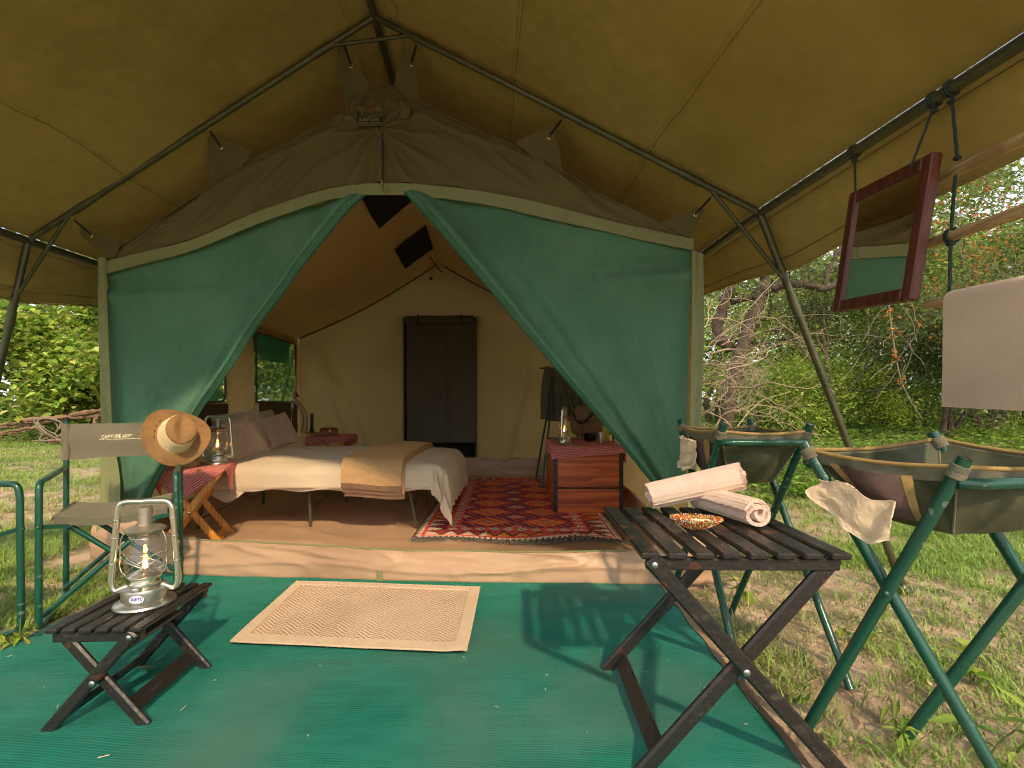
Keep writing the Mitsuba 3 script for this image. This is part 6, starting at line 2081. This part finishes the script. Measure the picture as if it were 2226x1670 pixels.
rs = np.random.default_rng(19)
n_ = 5200
lx = np.where(rs.random(n_) < .65, rs.uniform(.9, 6, n_), rs.uniform(-6.5, -2.15, n_)); ly = rs.uniform(1.1, 6.5, n_)
ok = ~((lx > .8) & (lx < 1.3) & (ly > 2.6)) & ~((lx < 0) & (lx > -2.9) & (ly > 2.9))
v, f, c = leaf_mesh(np.stack([lx, ly, .004 + .01 * rs.random(n_)], -1)[ok], .018, rs, A([(.34, .25, .14), (.24, .16, .085), (.45, .36, .22), (.18, .12, .07)]), .55, droop=0, up=2)
tws, tcs = [(v, f)], [c]
for i in range(500):
    x, y = (rs.uniform(.9, 5), rs.uniform(1.1, 5.5)) if rs.random() < .65 else (rs.uniform(-5, -2.2), rs.uniform(1.2, 2.8))
    if .8 < x < 1.3 and y > 2.6:
        continue
    b = branch_path((x, y, .006), A([rs.normal(), rs.normal(), 0]), rs.uniform(.04, .16), rs, 5, .25); b[:, 2] = .006 + np.abs(b[:, 2] - .006) * .3
    m = tube(b, rs.uniform(.0010, .0026), 4, caps=False); tws.append(m); tcs.append(np.tile(A([.36, .28, .18]) * rs.uniform(.5, 1.3), (len(m[0]), 1)))
single('ground_litter', cat(*tws), 'm_grass', 'dry leaf scraps and twigs lying on the trampled soil', 'litter', kind='stuff', smooth=False, color=np.vstack(tcs))
# --- weeds one can pick out
def weed(label, x, y, h, nl, sz, seed, col, broad=True):
    rs = np.random.default_rng(seed)
    k = thing('weed', label, 'weed')
    st_, lv = [], []
    for i in range(max(2, nl // 5)):
        b = branch_path((x + rs.normal(0, .015), y + rs.normal(0, .015), -.005), A([rs.normal(0, .35), rs.normal(0, .35), 1]), h * rs.uniform(.7, 1.1), rs, 7, .25)
        st_.append(tube(b, np.linspace(.0035, .0015, 7), 5)); lv.append(b[2:])
    part(k, 'stem', cat(*st_), 'm_stem', smooth=True)
    lv = np.vstack(lv); q = lv[rs.integers(len(lv), size=nl)]
    vs, fs, cs2 = [], [], []
    for j in range(nl):
        v, f, c = leaf_mesh(q[j:j + 1], sz, rs, col, .62 if broad else .22, cvar=.18, droop=.1, up=.9)
        fs.append(f + 5 * j); vs.append(v); cs2.append(c)
    part(k, 'leaves', (np.vstack(vs), np.vstack(fs)), 'm_leaf', smooth=False, color=np.vstack(cs2))


mat('m_stem', (.10, .15, .04), .6)
weed('broad leaved green seedling in the grass under the slatted black table', 1.17, 2.50, .20, 16, .085, 1, LIME)
for i, (u, v, h, n, sz, lab) in enumerate([(2165, 1660, .20, 16, .10, 'leafy weed at the foot of the right hand wash stand leg'), (1960, 1602, .10, 18, .07, 'small green weed where the back leg of the near wash stand meets the soil'),
                                           (1730, 1530, .08, 12, .05, 'low weed beside the near foot of the wash stand'), (2120, 1480, .13, 14, .075, 'upright weed behind the near wash stand legs'),
                                           (1880, 1395, .10, 14, .06, 'green weed between the two wash stands'), (30, 1405, .12, 18, .08, 'pale green weed at the left edge by the second chair')]):
    g = G(u, v)
    weed(lab, g[0], g[1], h, n, sz, 80 + i, LIME if i % 2 else GREEN, broad=i in (3, 4))

# --- straw and crumbs on the green mat
rs = np.random.default_rng(9)
ms, cs_ = [], []
for i in range(40):
    x, y = rs.uniform(-2.0, .78), rs.uniform(1.3, 2.65) if i % 3 else rs.uniform(1.3, 1.9)
    a = rs.uniform(0, np.pi); L = rs.uniform(.004, .016) if i % 4 else rs.uniform(.015, .035)
    p = A([x, y, .0215]); d = A([math.cos(a), math.sin(a), 0]) * L
    m = tube([p, p + d * .5 + rs.normal(0, .002, 3) * [1, 1, 0], p + d], rs.uniform(.0007, .0016), 5)
    ms.append(m); cs_.append(np.tile(A([.55, .48, .30]) * rs.uniform(.6, 1.3), (len(m[0]), 1)))
single('litter', cat(*ms), 'm_straw', 'bits of straw and crumbs scattered on the green mat', 'litter', kind='stuff', smooth=True, color=np.vstack(cs_))
leafs = A([(.30, .30, .14)])
v, f, c = leaf_mesh(A([G(343, 1455, .02) + A([0, 0, .005])]), .055, rs, leafs, .7, droop=0)
single('fallen_leaf', (v, f), 'm_leaf', 'pale dry leaf lying on the green mat behind the black stool', 'leaf', smooth=False, color=c)
